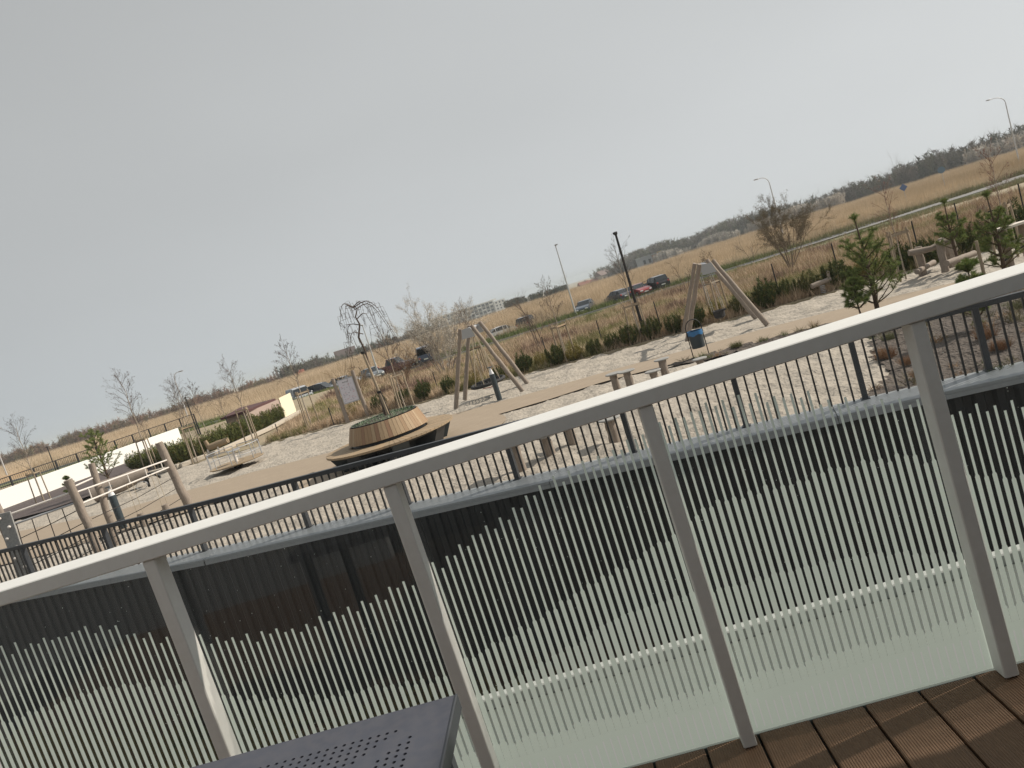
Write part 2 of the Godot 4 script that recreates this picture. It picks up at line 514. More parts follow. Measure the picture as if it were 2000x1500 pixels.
func build_playground() -> void:
	path_poly = PackedVector2Array(PATH_FAR)
	var back := PATH_NEAR.duplicate(); back.reverse()
	path_poly.append_array(PackedVector2Array(back))
	var fine := FastNoiseLite.new()
	fine.seed = 11; fine.frequency = 1.35; fine.fractal_octaves = 3
	var broad := FastNoiseLite.new()
	broad.seed = 12; broad.frequency = 0.16; broad.fractal_octaves = 2
	var cells := FastNoiseLite.new()
	cells.seed = 13; cells.noise_type = FastNoiseLite.TYPE_CELLULAR; cells.frequency = 1.5
	var nu := 380
	var nv := 120
	var grid := []
	for i in nv + 1:
		var line := []
		for k in nu + 1:
			var x := lerpf(-34.0, 18.0, float(k) / nu)
			var near := Vector2(x, coping_z(x) + 0.1)
			var far := FAR_A + E1 * ((x - FAR_A.x) / E1.x)
			far.x += 0.0
			var f := float(i) / nv
			var p := near.lerp(far, pow(f, 1.25))
			var y := fine.get_noise_2dv(p) * 0.085 + broad.get_noise_2dv(p) * 0.035 + (cells.get_noise_2dv(p) + 0.6) * 0.07 - 0.02
			if i == nv:
				y = -0.12
			if sunk(p):
				y = -0.035
			line.append(Vector3(p.x, y, p.y))
		grid.append(line)
	var g := MB.new()
	var nrm := []
	for i in nv + 1:
		var line := []
		for k in nu + 1:
			var a: Vector3 = grid[i][min(k + 1, nu)] - grid[i][max(k - 1, 0)]
			var b: Vector3 = grid[min(i + 1, nv)][k] - grid[max(i - 1, 0)][k]
			var m := a.cross(b).normalized()
			line.append(m if m.y > 0.0 else -m)
		nrm.append(line)
	for i in nv:
		for k in nu:
			g.squad([grid[i][k], grid[i][k + 1], grid[i + 1][k + 1], grid[i + 1][k]], [nrm[i][k], nrm[i][k + 1], nrm[i + 1][k + 1], nrm[i + 1][k]])
	struct("sand", g, M.sand)
	# path and the round paved place under the planter bench
	var pm := MB.new()
	var steps := 110
	var prev := []
	for i in steps + 1:
		var x := lerpf(-33.9, 14.5, float(i) / steps)
		var zf := curve(PATH_FAR, x)
		var zn := curve(PATH_NEAR, minf(x, 13.4))
		var now := []
		for k in 6:
			var f := k / 5.0
			now.append(Vector3(x, 0.004 + 0.012 * sin(f * PI) + fine.get_noise_2d(x * 0.7, k * 3.0) * 0.006, lerpf(zf + 0.03, zn - 0.03, f)))
		if i > 0:
			for k in 5:
				pm.quad(prev[k], prev[k + 1], now[k + 1], now[k], Vector3.UP)
		prev = now
	struct("path", pm, M.path)
	var pl := MB.new()
	pl.lathe([Vector2(2.7, 0.012), Vector2(2.7, 0.022), Vector2(0.0, 0.026)], 48, Transform3D(Basis(), Vector3(PLAZA.x, 0, PLAZA.y)))
	struct("paved_circle", pl, M.path)
	# dark soil of the planting beds
	var bm := MB.new()
	var ids := Geometry2D.triangulate_polygon(bed_poly)
	var lumps := FastNoiseLite.new()
	lumps.seed = 21; lumps.frequency = 2.2; lumps.fractal_octaves = 3
	var step := 0.17
	var xx := 3.3
	while xx < 15.0:
		var zz := -20.0
		while zz < -7.0:
			if Geometry2D.is_point_in_polygon(Vector2(xx + step * 0.5, zz + step * 0.5), bed_poly):
				var q := []
				for o in [Vector2(0, 0), Vector2(step, 0), Vector2(step, step), Vector2(0, step)]:
					q.append(Vector3(xx + o.x, 0.02 + lumps.get_noise_2d(xx + o.x, zz + o.y) * 0.07, zz + o.y))
				bm.flat(q[0], q[1], q[2], Vector3.UP); bm.flat(q[0], q[2], q[3], Vector3.UP)
			zz += step
		xx += step
	struct("planting_bed", bm, M.soil)
	var mu := MB.new()
	var mpoly := PackedVector2Array([Vector2(-38, -38), Vector2(-29.5, -41.6), Vector2(-25.0, -53.0), Vector2(-20.5, -42.0), Vector2(-17.2, -36.6), Vector2(-17.9, -35.4), Vector2(-19.0, -33.9), Vector2(-20.6, -32.9), Vector2(-24, -34.2), Vector2(-30, -34.0)])
	ids = Geometry2D.triangulate_polygon(mpoly)
	for i in range(0, ids.size(), 3):
		var q := []
		for k in 3:
			q.append(Vector3(mpoly[ids[i + k]].x, 0.09, mpoly[ids[i + k]].y))
		mu.flat(q[0], q[1], q[2], Vector3.UP)
	struct("mulch_bed", mu, M.mulch)

func build_wall_and_fence() -> void:
	# corrugated retaining wall with a sheet-metal coping
	var wall := thing("retaining_wall", "dark corrugated retaining wall with grey metal coping below the balcony", "wall")
	var sheet := MB.new()
	var pts := []
	var x := -24.0
	var k := 0
	while x < 16.0:
		var o := 0.0 if k % 4 < 2 else 0.045
		pts.append(Vector2(x, coping_z(x) + 0.27 + o))
		x += 0.085 if k % 2 == 0 else 0.03
		k += 1
	for i in pts.size() - 1:
		sheet.quad(Vector3(pts[i].x, -3.6, pts[i].y), Vector3(pts[i + 1].x, -3.6, pts[i + 1].y), Vector3(pts[i + 1].x, 0.0, pts[i + 1].y), Vector3(pts[i].x, 0.0, pts[i].y), Vector3.BACK)
	obj("corrugated_sheet", sheet, M.corrugated, wall)
	var core := MB.new()
	for seg in [[-24.0, -6.0], [-6.0, 16.0]]:
		var a := Vector3(seg[0], 0, coping_z(seg[0])); var b := Vector3(seg[1], 0, coping_z(seg[1]))
		for e in [0.22, -0.3]:
			core.quad(a + Vector3(0, -3.6, e), b + Vector3(0, -3.6, e), b + Vector3(0, 0.0, e), a + Vector3(0, 0.0, e), Vector3(0, 0, e))
	obj("wall_core", core, M.corrugated, wall)
	for seg in [[-24.0, -15.6], [-15.6, -8.2], [-8.2, -6.0], [-6.0, 0.2], [0.2, 4.1], [4.1, 8.0], [8.0, 16.0]]:
		var a := Vector3(seg[0] + 0.004, 0.03, coping_z(seg[0] + 0.004)); var b := Vector3(seg[1] - 0.004, 0.03, coping_z(seg[1] - 0.004))
		var cm := MB.new()
		var d := (b - a).normalized()
		var bs := Basis(d, Vector3.UP, d.cross(Vector3.UP))
		cm.box((a + b) * 0.5 + Vector3(0, 0.0, 0.0), Vector3(a.distance_to(b), 0.05, 0.66), bs, 0.006)
		cm.box((a + b) * 0.5 + Vector3(0, -0.055, 0.0) + bs.z * 0.325, Vector3(a.distance_to(b), 0.06, 0.012), bs)
		obj("coping", cm, M.coping, wall)
	# bar fence standing on the far side of the coping
	var fence := thing("bar_fence", "low anthracite metal fence of thin upright bars on the coping", "fence")
	var line := [[-23.7, -6.0], [-6.0, -2.25], [-2.25, 0.0], [0.0, 4.6], [4.6, 15.5]]
	for seg in line:
		var a := Vector3(seg[0], 0.93, coping_z(seg[0]) - 0.27); var b := Vector3(seg[1], 0.93, coping_z(seg[1]) - 0.27)
		var d := (b - a).normalized()
		var bs := Basis(d, Vector3.UP, d.cross(Vector3.UP))
		var tr := MB.new()
		tr.box((a + b) * 0.5, Vector3(a.distance_to(b) + 0.01, 0.075, 0.09), bs, 0.004)
		obj("top_rail", tr, M.anthracite_soft, fence)
	var bar := MB.new()
	bar.box(Vector3(0, 0.48, 0), Vector3(0.025, 0.85, 0.028))
	var bar_mesh := bar.mesh()
	var post := MB.new()
	post.box(Vector3(0, 0.48, 0), Vector3(0.075, 0.87, 0.095), Basis(), 0.003)
	post.box(Vector3(0, 0.062, 0), Vector3(0.12, 0.012, 0.14))
	var post_mesh := post.mesh()
	var posts := [-22.1, -20.0, -17.9, -15.6, -13.2, -10.75, -8.5, -6.35, -4.15, -2.25, -0.36, 1.46, 3.06, 4.6, 6.06, 7.5, 9.0, 10.5, 12.0, 13.5, 15.0]
	for i in posts.size():
		var px: float = posts[i]
		var o := obj("post", post_mesh, M.anthracite_soft, fence)
		o.position = Vector3(px, 0, coping_z(px) - 0.27)
		o.rotation.y = -0.35
		if i + 1 < posts.size() and px > -16.0 and px < 9.0:
			var span: float = posts[i + 1] - px
			var count := int(round(span / 0.134))
			for q in range(1, count):
				var bx := px + span * q / count
				var bo := obj("bar", bar_mesh, M.anthracite, fence)
				bo.position = Vector3(bx, 0, coping_z(bx) - 0.27)
				bo.rotation.y = -0.35

# ---------------------------------------------------------------- balcony
func build_balcony() -> void:
	var at := Transform3D(Basis(Vector3.UP, -0.0848) * Basis(Vector3.BACK, 0.0148), Vector3(0, 1.375, -2.09))
	# deck
	var slab := MB.new()
	slab.box(Vector3(0, -0.2, 1.3), Vector3(8.0, 0.2, 3.0))
	var so := struct("balcony_slab", slab, M.white_paint)
	so.transform = at
	var ledge := MB.new()
	ledge.box(Vector3(0, -0.04, -0.34), Vector3(8.0, 0.07, 0.56))
	struct("balcony_ledge", ledge, M.ledge).transform = at
	var lip := MB.new()
	lip.box(Vector3(0, -0.03, -0.645), Vector3(8.0, 0.13, 0.045), Basis(), 0.005)
	struct("ledge_lip", lip, M.lip).transform = at
	var under := MB.new()  # black sheet added below the boards so their gaps look dark
	under.box(Vector3(0, -0.06, 1.5), Vector3(8.0, 0.06, 3.1))
	struct("dark_gap_sheet", under, M.black).transform = at
	var deck := Node3D.new()
	deck.name = "deck"
	add_child(deck)
	deck.transform = at
	deck.set_meta("kind", "structure")
	var board := MB.new()
	var prof := PackedVector2Array([Vector2(-0.075, -0.022), Vector2(0.075, -0.022), Vector2(0.075, -0.004), Vector2(0.071, 0.0)])
	for i in range(19, -1, -1):
		var cx := -0.069 + 0.138 * i / 19.0
		prof.append_array([Vector2(cx + 0.0022, 0.0), Vector2(cx + 0.0014, -0.0016), Vector2(cx - 0.0014, -0.0016), Vector2(cx - 0.0022, 0.0)])
	prof.append(Vector2(-0.075, -0.004))
	board.prism(prof, Transform3D(Basis(), Vector3(0, 0, -0.06)), 3.3)
	var bmesh := board.mesh()
	for i in range(-24, 25):
		var o := obj("board", bmesh, M.deck, deck)
		o.position = Vector3(0.458 + 0.158 * i, -0.003, 0)
		o.position.y -= 0.001 * (i % 2)
	# railing
	var rail := thing("balcony_railing", "white balcony railing with flat handrail and glass printed with white stripes", "railing")
	rail.transform = at
	var hand := MB.new()
	hand.box(Vector3(0, 1.059, -0.07), Vector3(7.6, 0.044, 0.15), Basis(), 0.003)
	obj("handrail", hand, M.white_paint, rail)
	var pm := MB.new()
	pm.box(Vector3(0.02, 0.518, -0.032), Vector3(0.04, 1.036, 0.06), Basis(), 0.003)
	var pmesh := pm.mesh()
	var top := [Vector2(-1.9, 2.26), Vector2(-1.67, 2.282), Vector2(-1.46, 2.273), Vector2(-1.38, 2.266), Vector2(-1.23, 2.20), Vector2(-1.16, 2.15), Vector2(-1.07, 2.138), Vector2(-0.92, 2.103), Vector2(-0.77, 2.09), Vector2(-0.62, 2.098), Vector2(-0.445, 2.125), Vector2(-0.35, 2.153), Vector2(-0.19, 2.214), Vector2(-0.02, 2.265), Vector2(0.07, 2.295), Vector2(0.36, 2.35), Vector2(0.51, 2.365), Vector2(0.7, 2.33), Vector2(0.9, 2.242), Vector2(1.04, 2.206), Vector2(1.12, 2.15), Vector2(1.27, 2.126), Vector2(1.8, 2.1)]
	var mid := [Vector2(-1.76, 2.066), Vector2(-1.42, 2.087), Vector2(-1.2, 2.036), Vector2(-1.07, 1.95), Vector2(-0.84, 1.876), Vector2(-0.69, 1.858), Vector2(-0.42, 1.822), Vector2(-0.35, 1.858), Vector2(-0.11, 1.919), Vector2(0.1, 1.98), Vector2(0.29, 2.035), Vector2(0.44, 2.095), Vector2(0.65, 2.088), Vector2(0.86, 2.083), Vector2(0.98, 2.064), Vector2(1.13, 1.96), Vector2(1.22, 1.926), Vector2(1.7, 1.9)]
	var low := [Vector2(-1.8, 1.8), Vector2(-1.3, 1.78), Vector2(-0.6, 1.70), Vector2(-0.254, 1.759), Vector2(-0.09, 1.80), Vector2(0.08, 1.849), Vector2(0.23, 1.868), Vector2(0.37, 1.85), Vector2(0.66, 1.844), Vector2(0.8, 1.827), Vector2(0.93, 1.796), Vector2(1.03, 1.758), Vector2(1.3, 1.72)]
	var on := func(pts: Array, x: float) -> float: return 1.425 + (curve(pts, x / 1.029) - 2.8) * 1.029
	rng.seed = 77
	for i in range(-2, 5):
		var px := -1.165 + 0.745 * (i + 1)
		var po := obj("post", pmesh, M.white_paint, rail)
		po.position.x = px
		if i == 4:
			break
		var x0 := px + 0.036
		var pane := MB.new()
		pane.quad(Vector3(x0, 0.0, -0.066), Vector3(x0 + 0.713, 0.0, -0.066), Vector3(x0 + 0.713, 1.036, -0.066), Vector3(x0, 1.036, -0.066), Vector3.BACK)
		var po2 := obj("glass_pane", pane, M.pane, rail)
		if i < -2 or i > 3:
			continue
		var n := 31
		var pitch := 0.713 / n
		var sol := MB.new()
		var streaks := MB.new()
		var sheet := func(g: MB, xa: float, xb: float, ya: float, yb: float) -> void:
			g.quad(Vector3(xa, ya, -0.0648), Vector3(xb, ya, -0.0648), Vector3(xb, yb, -0.0648), Vector3(xa, yb, -0.0648), Vector3.BACK)
		sheet.call(sol, x0, x0 + 0.713, 0.0, 0.012)
		var last := x0
		for k in n:
			var cx := x0 + pitch * (k + 0.5)
			var jig := rf(-0.011, 0.011) + (0.008 if k % 2 == 0 else -0.008)
			var y1: float = on.call(top, cx) + jig
			var y2: float = on.call(mid, cx) + rf(-0.008, 0.008) + (0.004 if k % 2 == 0 else -0.004)
			var y3: float = minf(on.call(low, cx) + rf(-0.007, 0.007), y2 - 0.06)
			var w1 := pitch * 0.155; var w2 := pitch * 0.27; var w3 := pitch * 0.345
			var y4 := 0.1201
			var w4 := pitch * 0.485
			var ys := 0.165 + rf(-0.012, 0.012)
			var poly := PackedVector2Array([Vector2(-w4, y4), Vector2(w4, y4), Vector2(w4, ys), Vector2(w3, ys + 0.006), Vector2(w3, y3), Vector2(w2, y3 + 0.006), Vector2(w2, y2), Vector2(w1, y2 + 0.006), Vector2(w1, y1), Vector2(-w1, y1), Vector2(-w1, y2 + 0.006), Vector2(-w2, y2), Vector2(-w2, y3 + 0.006), Vector2(-w3, y3), Vector2(-w3, ys + 0.006), Vector2(-w4, ys)])
			var sm := MB.new()
			var ids := Geometry2D.triangulate_polygon(poly)
			for e in range(0, ids.size(), 3):
				sm.flat(Vector3(cx + poly[ids[e]].x, poly[ids[e]].y, -0.0648), Vector3(cx + poly[ids[e + 1]].x, poly[ids[e + 1]].y, -0.0648), Vector3(cx + poly[ids[e + 2]].x, poly[ids[e + 2]].y, -0.0648), Vector3.BACK)
			obj("frosted_stripe", sm, M.frit, po2)
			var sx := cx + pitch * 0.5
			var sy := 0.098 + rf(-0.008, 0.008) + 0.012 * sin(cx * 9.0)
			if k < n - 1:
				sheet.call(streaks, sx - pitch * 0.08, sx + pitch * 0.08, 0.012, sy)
				sheet.call(sol, sx - pitch * 0.08, sx + pitch * 0.08, sy, 0.12)
				sheet.call(sol, last, sx - pitch * 0.08, 0.012, 0.12)
				last = sx + pitch * 0.08
			else:
				sheet.call(sol, last, x0 + 0.713, 0.012, 0.12)
		obj("frosted_band", sol, M.frit, po2)
		obj("painted_glints", streaks, M.frit_glint, po2)  # glints of light on the band, painted as whiter streaks
		var specks := MB.new()
		for k in 110:
			var p := Vector3(x0 + rf(0.01, 0.70), rf(0.1, 1.0), -0.0646)
			var q := rf(0.0004, 0.0011)
			specks.quad(p + Vector3(-q, -q, 0), p + Vector3(q, -q, 0), p + Vector3(q, q, 0), p + Vector3(-q, q, 0), Vector3.BACK)
		obj("dust_specks", specks, M.frit, po2).set_meta("kind", "stuff")
	# the building behind the camera, with an added side wall that shades the deck
	var home := thing("apartment_building", "grey apartment facade behind the balcony with dark glazed doors", "building")
	home.transform = at
	var w := MB.new()
	w.box(Vector3(-3.2, 1.4, 3.0), Vector3(3.6, 3.4, 0.3))
	w.box(Vector3(2.9, 1.4, 3.0), Vector3(2.4, 3.4, 0.3))
	w.box(Vector3(0.15, 2.75, 3.0), Vector3(3.1, 0.7, 0.3))
	w.box(Vector3(2.75, 1.42, 1.45), Vector3(0.2, 3.1, 2.8))  # unseen side wall, placed to keep sun off the deck
	obj("facade_and_shade_wall", w, M.facade, home)
	var dr := MB.new()
	dr.box(Vector3(0.15, 1.2, 3.02), Vector3(3.1, 2.4, 0.05))
	obj("door_glass", dr, M.car_glass, home)
	var fr := MB.new()
	for fx in [-1.37, 0.15, 1.67]:
		fr.box(Vector3(fx, 1.2, 2.96), Vector3(0.08, 2.4, 0.06))
	obj("door_frame", fr, M.anthracite, home)

func build_table() -> void:
	var t := thing("metal_table", "dark blue grey metal garden table with perforated top beside the railing", "table", Vector3(-0.2872, 1.377 + 0.715, -1.452), -0.07)
	# the top: rows of square cells, a round hole in those that lie in the four perforated fields
	var g := MB.new()
	var p := 0.0172
	var nx := 52
	var nz := 30
	var th := 0.012
	for i in nx:
		for k in nz:
			var a := Vector3(-p * (i + 1), 0, p * k)
			var q := [a, a + Vector3(p, 0, 0), a + Vector3(p, 0, p), a + Vector3(0, 0, p)]
			var u := i + 0.5; var w := k + 0.5
			var edge: float = min(min(u, nx - u), min(w, nz - w))
			var diag: float = min(abs(min(u, nx - u) - min(w, nz - w)), 99.0)
			if edge > 4.4 and diag > 1.7:
				var ctr := a + Vector3(p * 0.5, 0, p * 0.5)
				for s in 8:
					var c0 := ctr + Vector3(cos(TAU * s / 8), 0, sin(TAU * s / 8)) * 0.0041
					var c1 := ctr + Vector3(cos(TAU * (s + 1) / 8), 0, sin(TAU * (s + 1) / 8)) * 0.0041
					var o0 := ctr + Vector3(clampf(cos(TAU * s / 8) * 1.5, -1, 1), 0, clampf(sin(TAU * s / 8) * 1.5, -1, 1)) * p * 0.5
					var o1 := ctr + Vector3(clampf(cos(TAU * (s + 1) / 8) * 1.5, -1, 1), 0, clampf(sin(TAU * (s + 1) / 8) * 1.5, -1, 1)) * p * 0.5
					g.quad(c0, c1, o1, o0, Vector3.UP)
					g.quad(c0, c1, c1 - Vector3(0, th, 0), c0 - Vector3(0, th, 0), ctr - c0)
			else:
				g.quad(q[0], q[1], q[2], q[3], Vector3.UP)
	var lx := p * nx
	var lz := p * nz
	g.quad(Vector3(0, 0, 0), Vector3(-lx, 0, 0), Vector3(-lx, -0.03, 0), Vector3(0, -0.03, 0), Vector3.FORWARD)
	g.quad(Vector3(0, 0, lz), Vector3(-lx, 0, lz), Vector3(-lx, -0.03, lz), Vector3(0, -0.03, lz), Vector3.BACK)
	g.quad(Vector3(0, 0, 0), Vector3(0, 0, lz), Vector3(0, -0.03, lz), Vector3(0, -0.03, 0), Vector3.RIGHT)
	g.quad(Vector3(-lx, 0, 0), Vector3(-lx, 0, lz), Vector3(-lx, -0.03, lz), Vector3(-lx, -0.03, 0), Vector3.LEFT)
	obj("table_top", g, M.table, t)
	var f := MB.new()
	f.box(Vector3(-0.0, -0.014, lz * 0.5), Vector3(0.006, 0.034, lz), Basis(), 0.002)
	obj("edge_strip", f, M.anthracite_soft, t)
	for e in [Vector3(-0.05, 0, 0.05), Vector3(-lx + 0.05, 0, 0.05), Vector3(-0.05, 0, lz - 0.05), Vector3(-lx + 0.05, 0, lz - 0.05)]:
		var l := MB.new()
		l.box(e + Vector3(0, -0.37, 0), Vector3(0.035, 0.69, 0.035), Basis(), 0.003)
		obj("leg", l, M.anthracite_soft, t)

# ---------------------------------------------------------------- playground
func wobble_log(g: MB, a: Vector3, b: Vector3, r0: float, r1: float, sides := 10, amount := 0.03) -> void:
	var pts := []; var rad := []
	var n := 7
	for i in n + 1:
		var f := float(i) / n
		pts.append(a.lerp(b, f) + Vector3(rf(-1, 1), rf(-1, 1) * 0.3, rf(-1, 1)) * amount * (1.0 if i > 0 and i < n else 0.3))
		rad.append(lerpf(r0, r1, f) * rf(0.93, 1.07))
	g.tube(pts, rad, sides)

func build_planter() -> void:
	rng.seed = 101
	var c := Vector3(-3.28, 0.02, -18.95)
	var t := thing("planter_bench", "round timber planter bench with sloping slatted backrest and a weeping tree in it", "planter bench", c)
	# seat: radial slats
	var n := 76
	var r0 := 0.98; var r1 := 1.62
	var slat := MB.new()
	var w := TAU / n * 0.5
	var poly := PackedVector2Array([Vector2(-w * r0 + 0.004, r0), Vector2(w * r0 - 0.004, r0), Vector2(w * r1 - 0.004, r1), Vector2(-w * r1 + 0.004, r1)])
	slat.prism(poly, Transform3D(Basis(Vector3.RIGHT, Vector3.BACK, Vector3.UP), Vector3(0, 0.415, 0)), 0.05)
	var slat_mesh := slat.mesh()
	for i in n:
		var o := obj("seat_slat", slat_mesh, M.seat_wood if i % 5 else M.pale_wood, t)
		o.rotation.y = TAU * i / n
		o.position.y = rf(-0.002, 0.002)
	# backrest: sloping planks round the tub
	var np := 62
	var lo := Vector2(1.02, 0.545); var hi := Vector2(0.87, 0.95)
	var slope := (hi - lo)
	var plank := MB.new()
	var pw := TAU / np * 0.5
	var a := MB.new()
	var dirn := Vector3(0, slope.y, slope.x).normalized()
	var outn := Vector3(0, -slope.x, slope.y).normalized()
	var bl := [Vector3(-pw * lo.x + 0.003, lo.y, lo.x), Vector3(pw * lo.x - 0.003, lo.y, lo.x), Vector3(pw * hi.x - 0.003, hi.y, hi.x), Vector3(-pw * hi.x + 0.003, hi.y, hi.x)]
	var inn := []
	for q in bl:
		inn.append(q - outn * 0.03)
	plank.quad(bl[0], bl[1], bl[2], bl[3], outn)
	plank.quad(inn[0], inn[1], inn[2], inn[3], -outn)
	plank.quad(bl[0], bl[3], inn[3], inn[0], Vector3.LEFT)
	plank.quad(bl[1], bl[2], inn[2], inn[1], Vector3.RIGHT)
	plank.quad(bl[2], bl[3], inn[3], inn[2], dirn)
	plank.quad(bl[0], bl[1], inn[1], inn[0], -dirn)
	var plank_mesh := plank.mesh()
	for i in np:
		var o := obj("backrest_plank", plank_mesh, [M.pale_wood, M.new_wood, M.pale_wood, M.red_wood, M.new_wood, M.pale_wood, M.new_wood][(i * 5 + i / 3) % 7], t)
		o.rotation.y = TAU * i / np
	# tub, soil and the plates that carry the seat
	var tub := MB.new()
	tub.lathe([Vector2(0.84, 0.0), Vector2(0.94, 0.47), Vector2(0.82, 0.93), Vector2(0.84, 0.97), Vector2(0.80, 0.97), Vector2(0.79, 0.9)], 40)
	obj("tub", tub, M.anthracite, t)
	var soil := MB.new()
	soil.lathe([Vector2(0.82, 0.92), Vector2(0.4, 0.96), Vector2(0.0, 0.98)], 24)
	obj("soil", soil, M.soil, t)
	for i in 8:
		var ang := TAU * (i + 0.35) / 8
		var leg := MB.new()
		var bs := Basis(Vector3.UP, ang)
		for sx in [-0.2, 0.2]:
			leg.prism(PackedVector2Array([Vector2(0.8, 0.0), Vector2(1.33, 0.0), Vector2(1.56, 0.4), Vector2(0.85, 0.4)]), Transform3D(Basis(bs.z, Vector3.UP, bs.x), bs.x * sx), 0.02)
		var f0 := bs.z * 1.33; var f1 := bs.z * 1.56 + Vector3.UP * 0.4
		leg.quad(f0 - bs.x * 0.2, f0 + bs.x * 0.22, f1 + bs.x * 0.22, f1 - bs.x * 0.2, bs.z)
		obj("leg", leg, M.bollard if i % 2 == 0 else M.anthracite_soft, t)
	var ring := MB.new()
	ring.lathe([Vector2(1.5, 0.36), Vector2(1.55, 0.413), Vector2(1.0, 0.413)], 40)
	obj("seat_frame", ring, M.anthracite, t)
	# low plants in the tub
	var pl := MB.new()
	pl.tinted = true
	for i in 800:
		var q := Vector2(sqrt(rf(0, 1)) * 0.8, rf(0, TAU))
		var b := Vector3(cos(q.y) * q.x, 0.93, sin(q.y) * q.x)
		var lean := Vector3(rf(-0.1, 0.1), rf(0.04, 0.12), rf(-0.1, 0.1))
		pl.col = [Color(0.11, 0.19, 0.10), Color(0.20, 0.28, 0.18), Color(0.36, 0.42, 0.33), Color(0.08, 0.13, 0.07)][rng.randi() % 4]
		pl.blade(b, b + lean, Vector3(rf(-1, 1), 0, rf(-1, 1)).normalized() * 0.008)
	tag(obj("tub_plants", pl, M.leaf), "low green plants filling the round timber planter", "plants").position = c
	get_node("tub_plants").set_meta("kind", "stuff")
	# weeping tree
	var tree := thing("weeping_tree", "bare weeping tree with drooping twigs planted in the round bench", "tree", c + Vector3(0.06, 0.95, 0.0))
	var tr := MB.new()
	tr.tube([Vector3(0, 0, 0), Vector3(0.03, 0.6, 0.02), Vector3(0.0, 1.2, 0.0), Vector3(0.02, 1.75, 0), Vector3(-0.02, 2.05, 0.02), Vector3(0.10, 2.35, 0.0), Vector3(0.06, 2.55, 0.0), Vector3(0.16, 2.72, 0.0), Vector3(0.12, 2.82, 0)], [0.035, 0.033, 0.03, 0.026, 0.024, 0.022, 0.018, 0.014, 0.01], 7)
	obj("trunk", tr, M.twig, tree)
	var br := MB.new()
	var heads := [[2.34, -0.5, 0.0, 0.95], [2.1, -0.4, 0.25, 0.5], [2.75, -0.35, -0.2, 0.35], [2.8, 0.45, 0.1, 1.0], [2.72, 0.75, -0.2, 1.3], [2.5, 0.35, -0.3, 0.8], [2.8, -0.42, 0.1, 0.3], [2.78, 0.8, 0.05, 1.2]]
	for h in heads:
		var s := Vector3(0.1, h[0], 0)
		var e := s + Vector3(h[1], -h[3], h[2])
		var pts := []
		for i in 8:
			var f := i / 7.0
			pts.append(s + Vector3(h[1] * pow(f, 0.7), 0.14 * sin(f * PI) * 1.3 - h[3] * pow(f, 2.2), h[2] * pow(f, 0.8)) + Vector3(rf(-0.02, 0.02), 0, rf(-0.02, 0.02)))
		br.tube(pts, [0.012, 0.011, 0.010, 0.009, 0.007, 0.006, 0.005, 0.004], 4)
		for i in range(2, 8):
			for k in 2:
				var d := Vector3(rf(-0.22, 0.22), -rf(0.1, 0.38), rf(-0.2, 0.2))
				var m: Vector3 = pts[i] + Vector3(d.x * 0.8, rf(-0.02, 0.05), d.z * 0.8)
				br.tube([pts[i], m, pts[i] + d], [0.005, 0.004, 0.003], 3, false)
				for b in 4:
					var bp: Vector3 = m.lerp(pts[i] + d, rf(0, 1))
					br.blade(bp, bp + Vector3(rf(-0.02, 0.02), -0.03, rf(-0.02, 0.02)), Vector3(0.007, 0, 0.004))
	obj("drooping_twigs", br, M.twig, tree)
	var stake := thing("tree_stake", "round wooden stake tied to the weeping tree in the planter", "stake", c + Vector3(0.14, 0.93, 0.06))
	var sk := MB.new()
	sk.tube([Vector3(0, 0, 0), Vector3(-0.06, 0.9, -0.02), Vector3(-0.12, 1.72, -0.04)], [0.035, 0.034, 0.033], 9)
	obj("stake", sk, M.stake, stake)
	var tie := MB.new()
	for y in [0.62, 1.66]:
		tie.lathe([Vector2(0.05, y), Vector2(0.055, y + 0.06)], 10, Transform3D(Basis(), Vector3(-0.07 * y, 0, -0.02)))
	tie.tube([Vector3(0.06, 0.0, 0.03), Vector3(0.0, 0.68, 0.03)], [0.012], 5)
	obj("tie", tie, M.black, stake)

func a_frame(at: Vector3, ax: Vector3, back: Vector3, h: float, label: String) -> Node3D:
	# ax: half the spread of the legs on the ground; back: from the front pair to the rear pair
	var t := thing("swing_frame", label, "swing frame", at)
	for e in [0.0, 1.0]:
		var o: Vector3 = back * e
		for s in [-1.0, 1.0]:
			var g := MB.new()
			wobble_log(g, o + ax * s, o + ax * s * 0.17 + Vector3(0, h + 0.04, 0), 0.078, 0.062, 10, 0.012)
			obj("leg", g, M.robinia, t)
		var pl := MB.new()
		var d := back.normalized()
		pl.prism(PackedVector2Array([Vector2(-0.15, 0), Vector2(0.15, 0), Vector2(0.24, -0.3), Vector2(-0.24, -0.3)]), Transform3D(Basis(ax.normalized(), Vector3.UP, d), o + Vector3(0, h, 0) - d * (0.09 if e == 0.0 else -0.06)), 0.012)
		obj("junction_plate", pl, M.galvanised, t)
	var b := MB.new()
	b.tube([Vector3(0, h - 0.06, 0) - back * 0.02, back * 1.02 + Vector3(0, h - 0.06, 0)], [0.06], 12)
	obj("crossbeam", b, M.galvanised, t)
	return t

